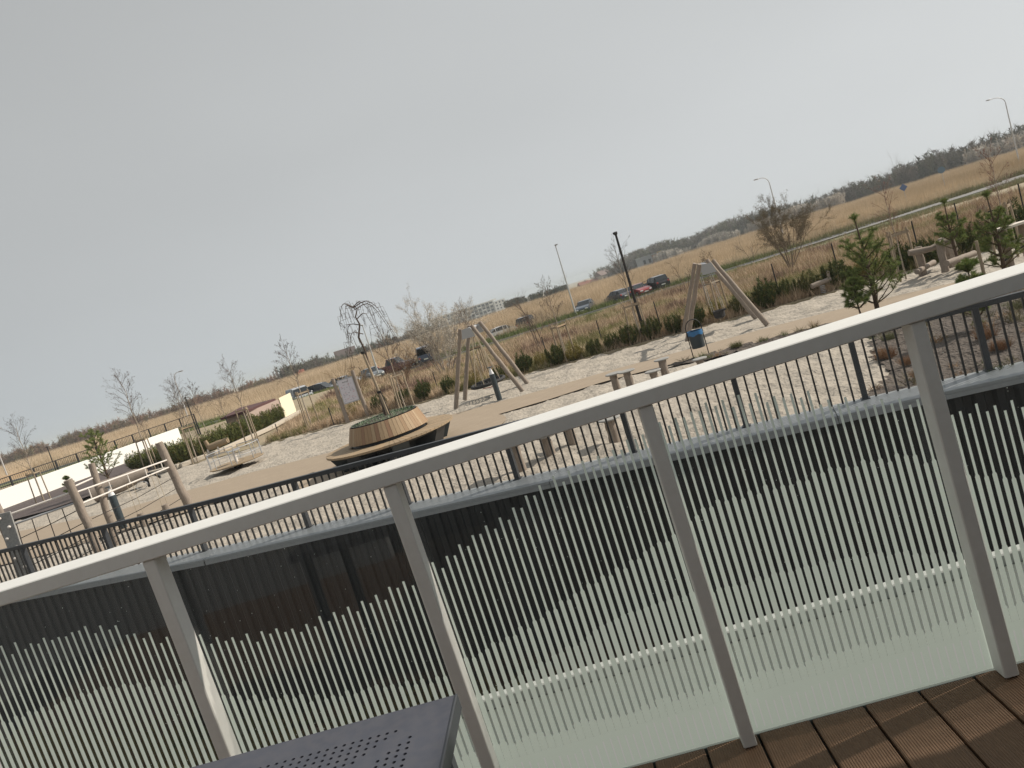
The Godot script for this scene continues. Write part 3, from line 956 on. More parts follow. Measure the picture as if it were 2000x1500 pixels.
func build_swings() -> void:
	rng.seed = 202
	# nest swing behind the planter
	var f := a_frame(Vector3(-0.85, 0, -24.05), Vector3(1.1, 0, 0.45), Vector3(0.25, 0, -1.75), 2.36, "round log swing frame with grey plates holding the nest swing")
	var nest := thing("nest_swing", "black round nest swing seat hanging on ropes with a red edge", "swing", Vector3(-0.75, 0, -25.0))
	var s := MB.new()
	var tilt := Transform3D(Basis(Vector3.BACK, 0.04) * Basis(Vector3.RIGHT, 0.05), Vector3(0.02, 0.46, 0))
	var ring := []
	for i in 25:
		ring.append(tilt * Vector3(cos(TAU * i / 24) * 0.55, 0, sin(TAU * i / 24) * 0.55))
	s.tube(ring, [0.055], 8, false)
	obj("rim", s, M.rubber, nest)
	var net := MB.new()
	for i in range(-4, 5):
		var u := i * 0.115
		var l := sqrt(0.29 - u * u)
		net.tube([tilt * Vector3(u, 0, -l), tilt * Vector3(u, -0.05, 0), tilt * Vector3(u, 0, l)], [0.014], 5, false)
		net.tube([tilt * Vector3(-l, 0, u), tilt * Vector3(0, -0.05, u), tilt * Vector3(l, 0, u)], [0.014], 5, false)
	obj("net", net, M.rubber, nest)
	var red := MB.new()
	red.tube([tilt * Vector3(-0.2, -0.07, 0.5), tilt * Vector3(0.05, -0.10, 0.54), tilt * Vector3(0.3, -0.07, 0.46)], [0.012], 5)
	obj("red_cord", red, M.lamp_red, nest)
	for q in [Vector3(-0.42, 0, 0.34), Vector3(0.42, 0, 0.34), Vector3(-0.42, 0, -0.34), Vector3(0.42, 0, -0.34)]:
		var r := MB.new()
		var up := Vector3(0.02, 2.24, signf(q.z) * 0.42)
		var knot: Vector3 = up.lerp(tilt * q, 0.45)
		r.tube([up, knot, tilt * q], [0.011], 5)
		r.tube([knot, tilt * (q * Vector3(0.3, 0, 1.5))], [0.011], 5)
		obj("rope", r, M.pale_rope, nest)
	# toddler swing behind the bin
	a_frame(Vector3(6.42, 0, -22.35), Vector3(0.92, 0, 0.95), Vector3(0.5, 0, -2.3), 2.12, "round log swing frame with grey plates behind the litter bin")
	var seat := thing("toddler_swing", "black bucket swing seat hanging on chains under a log frame", "swing", Vector3(6.72, 0, -23.5))
	var bk := MB.new()
	bk.lathe([Vector2(0.1, 0.36), Vector2(0.17, 0.4), Vector2(0.19, 0.6), Vector2(0.16, 0.62), Vector2(0.14, 0.42)], 12)
	obj("bucket", bk, M.rubber, seat)
	var bars := MB.new()
	bars.box(Vector3(0, 0.6, 0.18), Vector3(0.36, 0.06, 0.05), Basis(), 0.01)
	bars.box(Vector3(0, 0.5, 0.17), Vector3(0.07, 0.2, 0.04), Basis(), 0.01)
	obj("safety_bar", bars, M.rubber, seat)
	for q in [Vector3(-0.17, 0.6, 0.1), Vector3(0.17, 0.6, 0.1), Vector3(-0.17, 0.6, -0.1), Vector3(0.17, 0.6, -0.1)]:
		var ch := MB.new()
		var top := Vector3(-0.1 + q.x * 0.9, 2.0, q.z)
		var n := 34
		for i in n:
			var a := top.lerp(q, float(i) / n); var b := top.lerp(q, (i + 0.85) / n)
			ch.tube([a, b], [0.008 if i % 2 == 0 else 0.006], 4)
		obj("chain", ch, M.galvanised, seat)

func build_bin_and_bollards() -> void:
	var t := thing("litter_bin", "dark grey litter bin with blue liner in a black hooped stand", "litter bin", Vector3(4.82, 0, -19.42), 0.1)
	var fr := MB.new()
	var pts := []
	pts.append(Vector3(-0.21, 0, 0))
	pts.append(Vector3(-0.21, 0.72, 0))
	for i in 13:
		var a := PI - PI * i / 12.0
		pts.append(Vector3(cos(a) * 0.21, 0.74 + sin(a) * 0.23, 0))
	pts.append(Vector3(0.21, 0.72, 0))
	pts.append(Vector3(0.21, 0, 0))
	fr.tube(pts, [0.013], 8)
	obj("hoop_stand", fr, M.black, t)
	var bk := MB.new()
	bk.lathe([Vector2(0.0, 0.23), Vector2(0.165, 0.23), Vector2(0.19, 0.66), Vector2(0.18, 0.66), Vector2(0.16, 0.25)], 20)
	obj("bucket", bk, M.bollard, t)
	var ln := MB.new()
	var prof := []
	for i in 24:
		var a := TAU * i / 24; var b := TAU * (i + 1) / 24
		var d0 := 0.565 + 0.02 * sin(a * 5.0); var d1 := 0.565 + 0.02 * sin(b * 5.0)
		var r0 := 0.198 + 0.005 * sin(a * 9.0); var r1 := 0.198 + 0.005 * sin(b * 9.0)
		var ca := Vector3(cos(a), 0, sin(a)); var cb := Vector3(cos(b), 0, sin(b))
		ln.squad([ca * r0 + Vector3.UP * d0, cb * r1 + Vector3.UP * d1, cb * 0.192 + Vector3.UP * 0.68, ca * 0.192 + Vector3.UP * 0.68], [ca, cb, cb, ca])
		ln.squad([ca * 0.192 + Vector3.UP * 0.68, cb * 0.192 + Vector3.UP * 0.68, cb * 0.165 + Vector3.UP * 0.5, ca * 0.165 + Vector3.UP * 0.5], [-ca, -cb, -cb, -ca])
	obj("bin_liner", ln, plain(0.035, 0.16, 0.36, 0.35), t)
	var bl := thing("bollard_light", "grey blue bollard light beside the nest swing", "bollard light", Vector3(-0.5, 0, -23.3), 0.0, "bollard lights in the sand")
	var b := MB.new()
	b.lathe([Vector2(0.085, 0.0), Vector2(0.085, 0.82), Vector2(0.08, 0.825), Vector2(0.0, 0.825)], 20)
	obj("column", b, M.bollard, bl)
	var cn := MB.new()
	cn.lathe([Vector2(0.075, 0.825), Vector2(0.035, 0.97), Vector2(0.02, 1.03)], 20)
	obj("reflector_cone", cn, M.lamp_clear, bl)
	var cap := MB.new()
	cap.lathe([Vector2(0.0, 1.03), Vector2(0.088, 1.03), Vector2(0.088, 1.05), Vector2(0.0, 1.06)], 20)
	obj("cap", cap, M.bollard, bl)
	dup(bl, "bollard_light", Vector3(-11.27, 0, -20.79), 0.0, "grey blue bollard light behind the climbing posts", 1.16)

func build_steps() -> void:
	rng.seed = 303
	var spots := [[0.28, -13.34, 0.36, 0.21, "near log step with dark round top, third from the right"], [0.74, -13.75, 0.42, 0.0, "log step without visible top between the near steps"], [1.40, -12.97, 0.38, 0.2, "rightmost of the near log steps with dark round tops beside a fence post"], [-0.29, -12.86, 0.56, 0.25, "tallest near log step with wide grey top beside the planter bench"], [2.60, -17.55, 0.46, 0.2, "right one of two log steps that stand close together"], [2.33, -17.8, 0.46, 0.2, "left one of two log steps that stand close together"], [3.11, -17.14, 0.34, 0.19, "low log step just above the handrail between taller steps"], [3.42, -17.4, 0.5, 0.18, "tall slender log step right of the close pair"], [4.18, -17.07, 0.3, 0.17, "log step nearest to the litter bin"]]
	for s in spots:
		var t := thing("log_step", s[4], "log step", Vector3(s[0], 0, s[1]), 0.0, "log stepping posts in the sand")
		var g := MB.new()
		wobble_log(g, Vector3(0, -0.1, 0), Vector3(rf(-0.02, 0.02), s[2] - 0.02, 0), 0.1, 0.088, 12, 0.008)
		obj("log", g, M.robinia, t)
		var d := MB.new()
		var r: float = s[3] if s[3] > 0.0 else 0.19
		d.lathe([Vector2(r - 0.02, s[2] - 0.025), Vector2(r, s[2] - 0.012), Vector2(r, s[2]), Vector2(r - 0.015, s[2] + 0.008), Vector2(0.0, s[2] + 0.01)], 18)
		obj("step_plate", d, M.concrete if s[3] != 0.25 else M.anthracite_soft, t)

func build_carousel() -> void:
	var t := thing("carousel", "flat turntable carousel with thin steel handrails in the sand", "carousel", Vector3(-10.15, 0, -27.2), 0.25)
	var d := MB.new()
	d.lathe([Vector2(0.3, 0.15), Vector2(0.92, 0.17), Vector2(0.95, 0.19), Vector2(0.95, 0.215), Vector2(0.0, 0.22)], 32)
	obj("platform", d, M.seat_wood, t)
	var hub := MB.new()
	hub.lathe([Vector2(0.2, 0.0), Vector2(0.12, 0.15)], 16)
	obj("hub", hub, M.black, t)
	var p := MB.new()
	p.lathe([Vector2(0.06, 0.2), Vector2(0.055, 0.62), Vector2(0.0, 0.63)], 14)
	obj("centre_post", p, M.white_bar, t)
	var w := MB.new()
	w.lathe([Vector2(0.0, 0.6), Vector2(0.24, 0.62), Vector2(0.24, 0.64), Vector2(0.0, 0.65)], 20)
	obj("turning_wheel", w, M.galvanised, t)
	for i in 4:
		var g := MB.new()
		var a := []
		for k in 7:
			var q := TAU * (i + 0.06 + 0.88 * k / 6.0) / 4
			a.append(Vector3(cos(q) * 0.9, 0.74, sin(q) * 0.9))
		g.tube(a, [0.016], 6)
		for k in [0, 3, 6]:
			g.tube([a[k], a[k] * Vector3(1, 0, 1) + Vector3.UP * 0.2], [0.015], 6)
		var mid := []
		for q in a:
			mid.append(q * Vector3(1, 0, 1) + Vector3.UP * 0.46)
		if i % 2 == 0:
			g.tube(mid, [0.012], 6)
		obj("handrail", g, M.galvanised, t)

func build_climber() -> void:
	rng.seed = 404
	var t := thing("climbing_frame", "wooden climbing frame with log posts, white bars, rope net and hanging stubs", "climbing frame", Vector3.ZERO)
	var A := Vector3(-10.05, 0, -17.25); var B := Vector3(-10.1, 0, -18.1); var C := Vector3(-9.35, 0, -20.7); var D := Vector3(-11.5, 0, -16.75)
	for q in [[A, Vector3(-0.08, 1.9, 0.05), 0.105], [B, Vector3(0.05, 2.06, -0.1), 0.09], [C, Vector3(-0.2, 1.95, 0.0), 0.12], [D, Vector3(-0.02, 1.95, 0), 0.1]]:
		var g := MB.new()
		wobble_log(g, q[0], q[0] + q[1], q[2], q[2] * 0.85, 12, 0.02)
		obj("log_post", g, M.robinia, t)
	for q in [[A + Vector3(0, 1.58, 0), C + Vector3(-0.1, 1.44, 0)], [A + Vector3(0, 1.30, 0), C + Vector3(-0.1, 1.24, 0)], [A + Vector3(0, 1.62, 0), D + Vector3(0, 1.58, 0)], [A + Vector3(0, 1.72, 0), B + Vector3(0, 1.72, 0)]]:
		var g := MB.new()
		g.tube([q[0], q[1]], [0.021], 8)
		obj("bar", g, M.white_bar, t)
	var gb := MB.new()
	gb.tube([A + Vector3(0, 1.36, 0), D + Vector3(-0.6, 1.34, 0.2)], [0.024], 8)
	obj("bar", gb, M.galvanised, t)
	for i in 5:
		var f := (i + 0.5) / 5.0
		var g := MB.new()
		g.tube([(A + Vector3(0, 1.58, 0)).lerp(C + Vector3(-0.1, 1.44, 0), f), (A + Vector3(0, 1.30, 0)).lerp(C + Vector3(-0.1, 1.24, 0), f)], [0.014], 6)
		obj("rung", g, M.white_bar, t)
	var net := MB.new()
	for i in 5:
		var f := (i + 0.3) / 5.0
		var top := (A + Vector3(0, 1.36, 0)).lerp(D + Vector3(0, 1.36, 0), f)
		var foot := top * Vector3(1, 0, 1) + Vector3(0.05, 0.02, 0.25 * f)
		net.tube([top, top.lerp(foot, 0.5) + Vector3(0.03, 0, 0.06), foot], [0.011], 5)
	for k in 4:
		var y := 0.18 + 0.32 * k
		net.tube([A + Vector3(-0.1, y + 0.05, 0), A.lerp(D, 0.5) + Vector3(0, y - 0.06, 0.08), D + Vector3(0.25, y - 0.12, 0.12)], [0.010], 5)
	for k in 3:
		var y := 0.3 + 0.3 * k
		net.tube([A + Vector3(0.1, y, 0), A.lerp(C, 0.5) + Vector3(0, y - 0.02, 0), C + Vector3(-0.1, y + 0.04, 0)], [0.009], 5)
	obj("rope_net", net, M.rope, t)
	for q in [[0.45, 0.16], [0.72, 0.08]]:
		var p := (A.lerp(C, q[0])) + Vector3(0.05, 0, 0)
		var g := MB.new()
		wobble_log(g, p + Vector3(0, q[1], 0), p + Vector3(0, q[1] + 0.34, 0), 0.095, 0.09, 10, 0.004)
		obj("hanging_stub", g, M.robinia, t)
		var r := MB.new()
		for e in [-0.07, 0.07]:
			r.tube([p + Vector3(e, q[1] + 0.3, 0), p + Vector3(e, 1.28, 0)], [0.007], 4)
		obj("chain", r, M.pale_rope, t)
	var bd := MB.new()
	bd.box(D + Vector3(0.2, 0.85, 0.25), Vector3(0.3, 1.65, 0.04), Basis(Vector3.BACK, -0.05), 0.004)
	obj("climbing_board", bd, M.concrete, t)
	for i in 7:
		var h := MB.new()
		h.ball(D + Vector3(0.14 + 0.13 * (i % 2), 0.2 + 0.23 * i, 0.29), Vector3(0.045, 0.035, 0.035), 8, 5)
		obj("climbing_hold", h, M.white_bar, t)

func build_log_play() -> void:
	rng.seed = 505
	var t := thing("log_beam", "grey log balancing beam on two upright log posts behind the pines", "log beam", Vector3.ZERO)
	var g := MB.new()
	wobble_log(g, Vector3(11.97, 0, -21.45), Vector3(11.97, 0.84, -21.4), 0.1, 0.09, 12, 0.01)
	obj("log_post", g, M.robinia, t)
	g = MB.new()
	wobble_log(g, Vector3(12.2, 0, -20.8), Vector3(12.24, 0.82, -20.8), 0.1, 0.1, 12, 0.01)
	obj("log_post", g, M.robinia, t)
	g = MB.new()
	g.tube([Vector3(11.62, 0.76, -21.3), Vector3(11.9, 0.72, -21.25), Vector3(12.2, 0.7, -21.2), Vector3(12.5, 0.76, -21.15), Vector3(12.72, 0.74, -21.1)], [0.085, 0.095, 0.08, 0.095, 0.085], 12)
	obj("beam", g, M.robinia_across, t)
	g = MB.new()
	wobble_log(g, Vector3(11.55, 0.22, -21.0), Vector3(12.75, 0.2, -22.2), 0.075, 0.075, 10, 0.01)
	obj("low_beam", g, M.robinia_across, t)
	g = MB.new()
	wobble_log(g, Vector3(11.75, 0.34, -19.9), Vector3(12.9, 0.30, -20.5), 0.085, 0.085, 10, 0.01)
	obj("low_beam", g, M.robinia_across, t)
	t = thing("wooden_animal_block", "weathered wooden block with a dark eye hole behind the balancing beam", "play sculpture", Vector3(12.9, 0, -21.6), 0.1)
	g = MB.new()
	g.box(Vector3(0, 0.62, 0), Vector3(0.34, 0.5, 0.3), Basis(Vector3.BACK, 0.12), 0.03)
	g.box(Vector3(0, 0.2, 0), Vector3(0.2, 0.5, 0.22), Basis(), 0.02)
	obj("block", g, M.robinia, t)
	g = MB.new()
	g.tube([Vector3(-0.02, 0.74, 0.14), Vector3(-0.02, 0.74, 0.158)], [0.035], 10)
	obj("eye", g, M.black, t)
	t = thing("sand_table", "bright pale plank table top on grey log posts at the right edge", "sand table", Vector3(11.85, 0, -17.3), 0.12)
	g = MB.new()
	g.prism(PackedVector2Array([Vector2(-0.45, -0.16), Vector2(-0.2, -0.21), Vector2(0.25, -0.2), Vector2(0.42, -0.05), Vector2(0.2, 0.16), Vector2(-0.35, 0.2)]), Transform3D(Basis(Vector3.RIGHT, Vector3.FORWARD, Vector3.UP), Vector3(0, 1.02, 0)), 0.05)
	obj("plank_top", g, plain(0.62, 0.58, 0.52, 0.8), t)
	for q in [Vector3(-0.28, 0, 0.02), Vector3(0.28, 0, -0.04)]:
		g = MB.new()
		wobble_log(g, q, q + Vector3(0, 1.02, 0), 0.09, 0.085, 12, 0.008)
		obj("log_post", g, M.robinia, t)
	g = MB.new()
	wobble_log(g, Vector3(-0.5, 0.62, 0.1), Vector3(1.1, 0.66, 0.0), 0.08, 0.08, 10, 0.01)
	obj("side_beam", g, M.robinia_across, t)
	# spring rider made of a log
	t = thing("spring_rider", "pale log spring rider on a steel coil spring before the hedge", "spring rider", Vector3(10.52, 0, -24.75), 0.0)
	g = MB.new()
	var coil := []
	for i in 41:
		coil.append(Vector3(cos(i * 0.75) * 0.075, 0.02 + i * 0.0065, sin(i * 0.75) * 0.075))
	g.tube(coil, [0.014], 5)
	obj("coil_spring", g, plain(0.5, 0.5, 0.52, 0.5, 0.2), t)
	g = MB.new()
	wobble_log(g, Vector3(-0.33, 0.33, 0), Vector3(0.33, 0.38, 0), 0.085, 0.075, 12, 0.01)
	obj("body", g, M.robinia_across, t)
	g = MB.new()
	wobble_log(g, Vector3(0.24, 0.36, 0), Vector3(0.3, 0.56, 0), 0.05, 0.045, 10, 0.005)
	var ringp := []
	for i in 13:
		ringp.append(Vector3(0.3 + cos(TAU * i / 12) * 0.045, 0.6 + sin(TAU * i / 12) * 0.045, 0))
	g.tube(ringp, [0.012], 6)
	obj("head", g, M.robinia, t)
	# animal-shaped spring rider at the far left
	t = thing("wooden_spring_animal", "brown wooden spring animal on pale legs before the left hedge", "spring rider", Vector3(-14.0, 0, -35.7), -0.15)
	g = MB.new()
	wobble_log(g, Vector3(-0.3, 0.42, 0), Vector3(0.65, 0.5, 0), 0.16, 0.14, 12, 0.015)
	obj("body", g, M.seat_wood, t)
	g = MB.new()
	wobble_log(g, Vector3(-0.34, 0.3, 0), Vector3(-0.42, 0.78, 0), 0.11, 0.08, 10, 0.01)
	obj("head", g, M.seat_wood, t)
	for q in [-0.42, 0.1]:
		g = MB.new()
		g.tube([Vector3(q, 0, 0.1), Vector3(q + 0.02, 0.36, 0.08)], [0.045], 8)
		obj("leg", g, M.white_bar, t)
	# lying trunk and the sand digger
	t = thing("lying_trunk", "thick grey tree trunk lying in the sand behind the climbing frame", "log", Vector3(-16.2, 0, -30.9), 0.35)
	g = MB.new()
	g.tube([Vector3(-1.1, 0.3, 0), Vector3(-0.6, 0.42, 0.05), Vector3(0.0, 0.42, 0.0), Vector3(0.6, 0.5, -0.05), Vector3(1.0, 0.45, 0)], [0.3, 0.36, 0.34, 0.3, 0.22], 14)
	obj("trunk", g, M.robinia_across, t)
	t = thing("sand_digger", "black sand digger with steel wire loop beside the lying trunk", "sand digger", Vector3(-14.9, 0, -30.3), 0.2)
	g = MB.new()
	g.tube([Vector3(0, 0, 0), Vector3(0, 0.42, 0), Vector3(0.08, 0.5, 0), Vector3(0.3, 0.46, 0), Vector3(0.46, 0.3, 0), Vector3(0.5, 0.2, 0)], [0.05, 0.06, 0.06, 0.055, 0.07, 0.04], 8)
	g.box(Vector3(-0.04, 0.3, 0), Vector3(0.22, 0.1, 0.2), Basis(Vector3.BACK, 0.4), 0.02)
	obj("seat_and_arm", g, M.black, t)
	g = MB.new()
	var loop := []
	for i in 15:
		loop.append(Vector3(-0.22 + cos(TAU * i / 14) * 0.22, 0.16 + sin(TAU * i / 14) * 0.15, 0.1))
	g.tube(loop, [0.012], 5)
	obj("wire_loop", g, M.galvanised, t)

func build_board() -> void:
	var t := thing("notice_board", "white playground notice board hung between two leaning log posts", "notice board", Vector3(-6.45, 0, -31.4), 0.12)
	for s in [-1.0, 1.0]:
		var g := MB.new()
		wobble_log(g, Vector3(s * 0.43, 0, 0), Vector3(s * 0.42 - 0.03, 1.98 if s > 0 else 1.9, 0), 0.09, 0.075, 10, 0.01)
		obj("log_post", g, M.robinia, t)
	var b := MB.new()
	b.box(Vector3(-0.01, 1.25, 0.03), Vector3(0.66, 1.02, 0.03), Basis(), 0.004)
	obj("frame", b, M.galvanised, t)
	var im := Image.create(128, 192, false, Image.FORMAT_RGB8)
	im.fill(Color(0.80, 0.79, 0.82))
	rng.seed = 9
	var ink := Color(0.52, 0.5, 0.56)
	for i in 5:
		im.fill_rect(Rect2i(36 + i * 11, 16 + (i % 2) * 2, 7, 9), Color(0.45, 0.47, 0.46))
	for r in 12:
		var y := 42 + r * 12
		for k in 5:
			if rf(0, 1) < 0.55:
				im.fill_rect(Rect2i(12 + k * 22, y, int(rf(8, 18)), 3), ink if rf(0, 1) < 0.7 else Color(0.72, 0.42, 0.5))
	var pm := StandardMaterial3D.new()
	pm.albedo_texture = ImageTexture.create_from_image(im)
	pm.roughness = 0.5
	var qm := QuadMesh.new()
	qm.size = Vector2(0.6, 0.94)
	var o := obj("printed_sheet", qm, pm, t)
	o.position = Vector3(-0.01, 1.25, 0.049)

# ---------------------------------------------------------------- trees and plants
func twig_path(a: Vector3, d: Vector3, l: float, lift: float, n: int, shake: float) -> Array:
	var pts := [a]
	var p := a
	var dir := d.normalized()
	for i in n:
		dir = (dir + Vector3(rf(-1, 1), rf(-1, 1), rf(-1, 1)) * shake + Vector3.UP * lift).normalized()
		p += dir * l / n
		pts.append(p)
	return pts

func grow(g: MB, a: Vector3, d: Vector3, l: float, r: float, depth: int, lift: float, spread: float, kids: int, buds: MB = null) -> void:
	var n := 3 if depth > 0 else 2
	var pts := twig_path(a, d, l, lift, n, 0.16)
	var rad := []
	for i in n + 1:
		rad.append(r * (1.0 - 0.65 * i / n))
	g.tube(pts, rad, 4 if depth > 1 else 3, false)
	if buds and depth == 0:
		for b in 2:
			var q: Vector3 = pts[n].lerp(pts[n - 1], rf(0, 1))
			buds.blade(q, q + Vector3(rf(-0.01, 0.01), -0.035, rf(-0.01, 0.01)), Vector3(0.008, 0, 0.003))
	if depth == 0:
		return
	for k in kids:
		var f := rf(0.25, 1.0)
		var i := mini(int(f * n), n - 1)
		var p: Vector3 = pts[i].lerp(pts[i + 1], f * n - i)
		var dir: Vector3 = (pts[i + 1] - pts[i]).normalized()
		var side := dir.cross(Vector3(rf(-1, 1), rf(-1, 1), rf(-1, 1))).normalized()
		grow(g, p, dir + side * spread * rf(0.6, 1.3), l * rf(0.38, 0.62) * (1.15 - 0.35 * f), r * 0.5, depth - 1, lift, spread, kids, buds)

# young birch: pale stem, thin upright limbs
func young_birch(h: float, clear: float, seed_: int, reddish := false) -> Node3D:
	rng.seed = seed_
	var t := Node3D.new()
	var tr := MB.new()
	var pts := []; var rad := []
	for i in 10:
		var f := i / 9.0
		pts.append(Vector3(rf(-1, 1) * 0.022 * h * f * 0.5, h * 0.88 * f, rf(-1, 1) * 0.022 * h * f * 0.5))
		rad.append(lerpf(0.036, 0.007, f) * h / 4.2)
	tr.tube(pts, rad, 7)
	obj("trunk", tr, M.birch, t)
	var cr := MB.new()
	var buds := MB.new()
	var count := 17
	for i in count:
		var f := lerpf(clear, 0.97, pow(i / float(count - 1), 0.9))
		var x := f * 9.0
		var q := mini(int(x), 8)
		var p: Vector3 = pts[q].lerp(pts[q + 1], x - q)
		var a := i * 2.4 + rf(-0.3, 0.3)
		grow(cr, p, Vector3(cos(a), 1.25, sin(a)), h * rf(0.17, 0.26) * (1.2 - 0.55 * f), 0.0085 * h / 4.2, 2, 0.06, 0.65, 4, buds)
	grow(cr, pts[9], Vector3.UP, h * 0.13, 0.006 * h / 4.2, 2, 0.1, 0.5, 4, buds)
	cr.v.append_array(buds.v); cr.n.append_array(buds.n)
	obj("crown", cr, M.red_twig if reddish else M.twig, t)
	return t

func stakes(at: Vector3, turn: float, h: float, label: String) -> void:
	var t := thing("tree_stakes", label, "tree stakes", at, turn, "stake frames around the young trees")
	var p := [Vector3(0.3, 0, 0.17), Vector3(-0.3, 0, 0.17), Vector3(0, 0, -0.33)]
	for q in p:
		var g := MB.new()
		g.tube([q * 1.08, q * 0.92 + Vector3(0, h, 0)], [0.03, 0.028], 8)
		obj("stake", g, M.stake, t)
	for k in 3:
		var g := MB.new()
		var a: Vector3 = p[k] * 0.95 + Vector3(0, h - 0.1 - 0.015 * k, 0); var b: Vector3 = p[(k + 1) % 3] * 0.95 + Vector3(0, h - 0.1 - 0.015 * k, 0)
		var d := (b - a).normalized()
		g.box((a + b) * 0.5, Vector3(a.distance_to(b) + 0.1, 0.06, 0.02), Basis(d, Vector3.UP, d.cross(Vector3.UP)))
		obj("cross_lath", g, M.pale_wood if k == 0 else M.stake, t)
	var tie := MB.new()
	tie.tube([p[0] * 0.9 + Vector3(0, h - 0.16, 0), Vector3(0, h - 0.14, 0.04), p[1] * 0.9 + Vector3(0, h - 0.16, 0)], [0.018], 5)
	obj("tie", tie, M.black, t)

func build_birches() -> void:
	var protos := []
	for q in [[4.6, 0.45, 41], [4.0, 0.5, 42], [3.6, 0.42, 43], [3.3, 0.5, 44]]:
		protos.append(young_birch(q[0], q[1], q[2]))
	protos.append(young_birch(3.2, 0.35, 45, true))
	var g := "young birches tied to stakes"
	var list := [[0, -23.85, -38.0, 1.0, "bare birch tied to stakes before the white wall, leftmost"], [0, -17.93, -37.4, 1.13, "tall bare birch before the far end of the white wall"], [1, -14.7, -34.9, 0.95, "leaning birch at the near end of the left hedge"], [1, -12.2, -35.5, 1.02, "bare birch behind the carousel"], [1, -8.9, -33.5, 1.02, "white-stemmed birch left of the notice board beside the shed"], [2, -4.25, -29.9, 0.95, "thin birch right behind the planter bench"], [3, -1.0, -32.0, 1.02, "birch standing behind the nest swing frame"], [3, 2.25, -28.5, 0.95, "slender birch with stakes between the nest swing and the black lamp"], [1, 4.9, -27.4, 0.93, "white birch beside the black lamp post"], [3, 7.5, -26.2, 0.72, "small birch behind the toddler swing"], [4, 11.7, -21.9, 0.92, "reddish birch with upright twigs behind the tall pine"], [4, 13.4, -19.8, 0.93, "reddish birch at the right edge above the sand table"]]
	var first := {}
	for e in list:
		var o: Node3D = protos[e[0]] if not first.has(e[0]) else protos[e[0]].duplicate()
		first[e[0]] = true
		o.name = numbered("birch_tree", self)
		add_child(o)
		o.position = Vector3(e[1], 0, e[2])
		o.rotation = Vector3(0, e[1] * 1.7, 0)
		o.scale = Vector3.ONE * e[3]
		tag(o, e[4], "tree", g)
		var at := Vector3(e[1], 0, e[2])
		stakes(at, e[1] * 0.37, 1.75 if e[1] < -7.0 else 1.45, "wooden stakes around the " + e[4].replace("bare birch tied to stakes", "bare birch"))
	# birches far behind the left hedge
	var k := 0
	for e in [[-20.5, -49.0, 1.05, "thin birch behind the left hedge, farthest left of three"], [-18.3, -46.0, 1.0, "thin birch behind the left hedge, middle of three"], [-16.2, -44.0, 0.95, "thin birch behind the left hedge, right of three"], [-26.5, -56.0, 1.0, "small bare birch behind the end of the white wall"]]:
		var o: Node3D = protos[[0, 1, 2, 3][k]].duplicate()
		k += 1
		o.name = numbered("birch_tree", self)
		add_child(o)
		o.position = Vector3(e[0], -0.2, e[1]); o.rotation = Vector3(0, e[0], 0); o.scale = Vector3.ONE * e[2]
		tag(o, e[3], "tree", g)

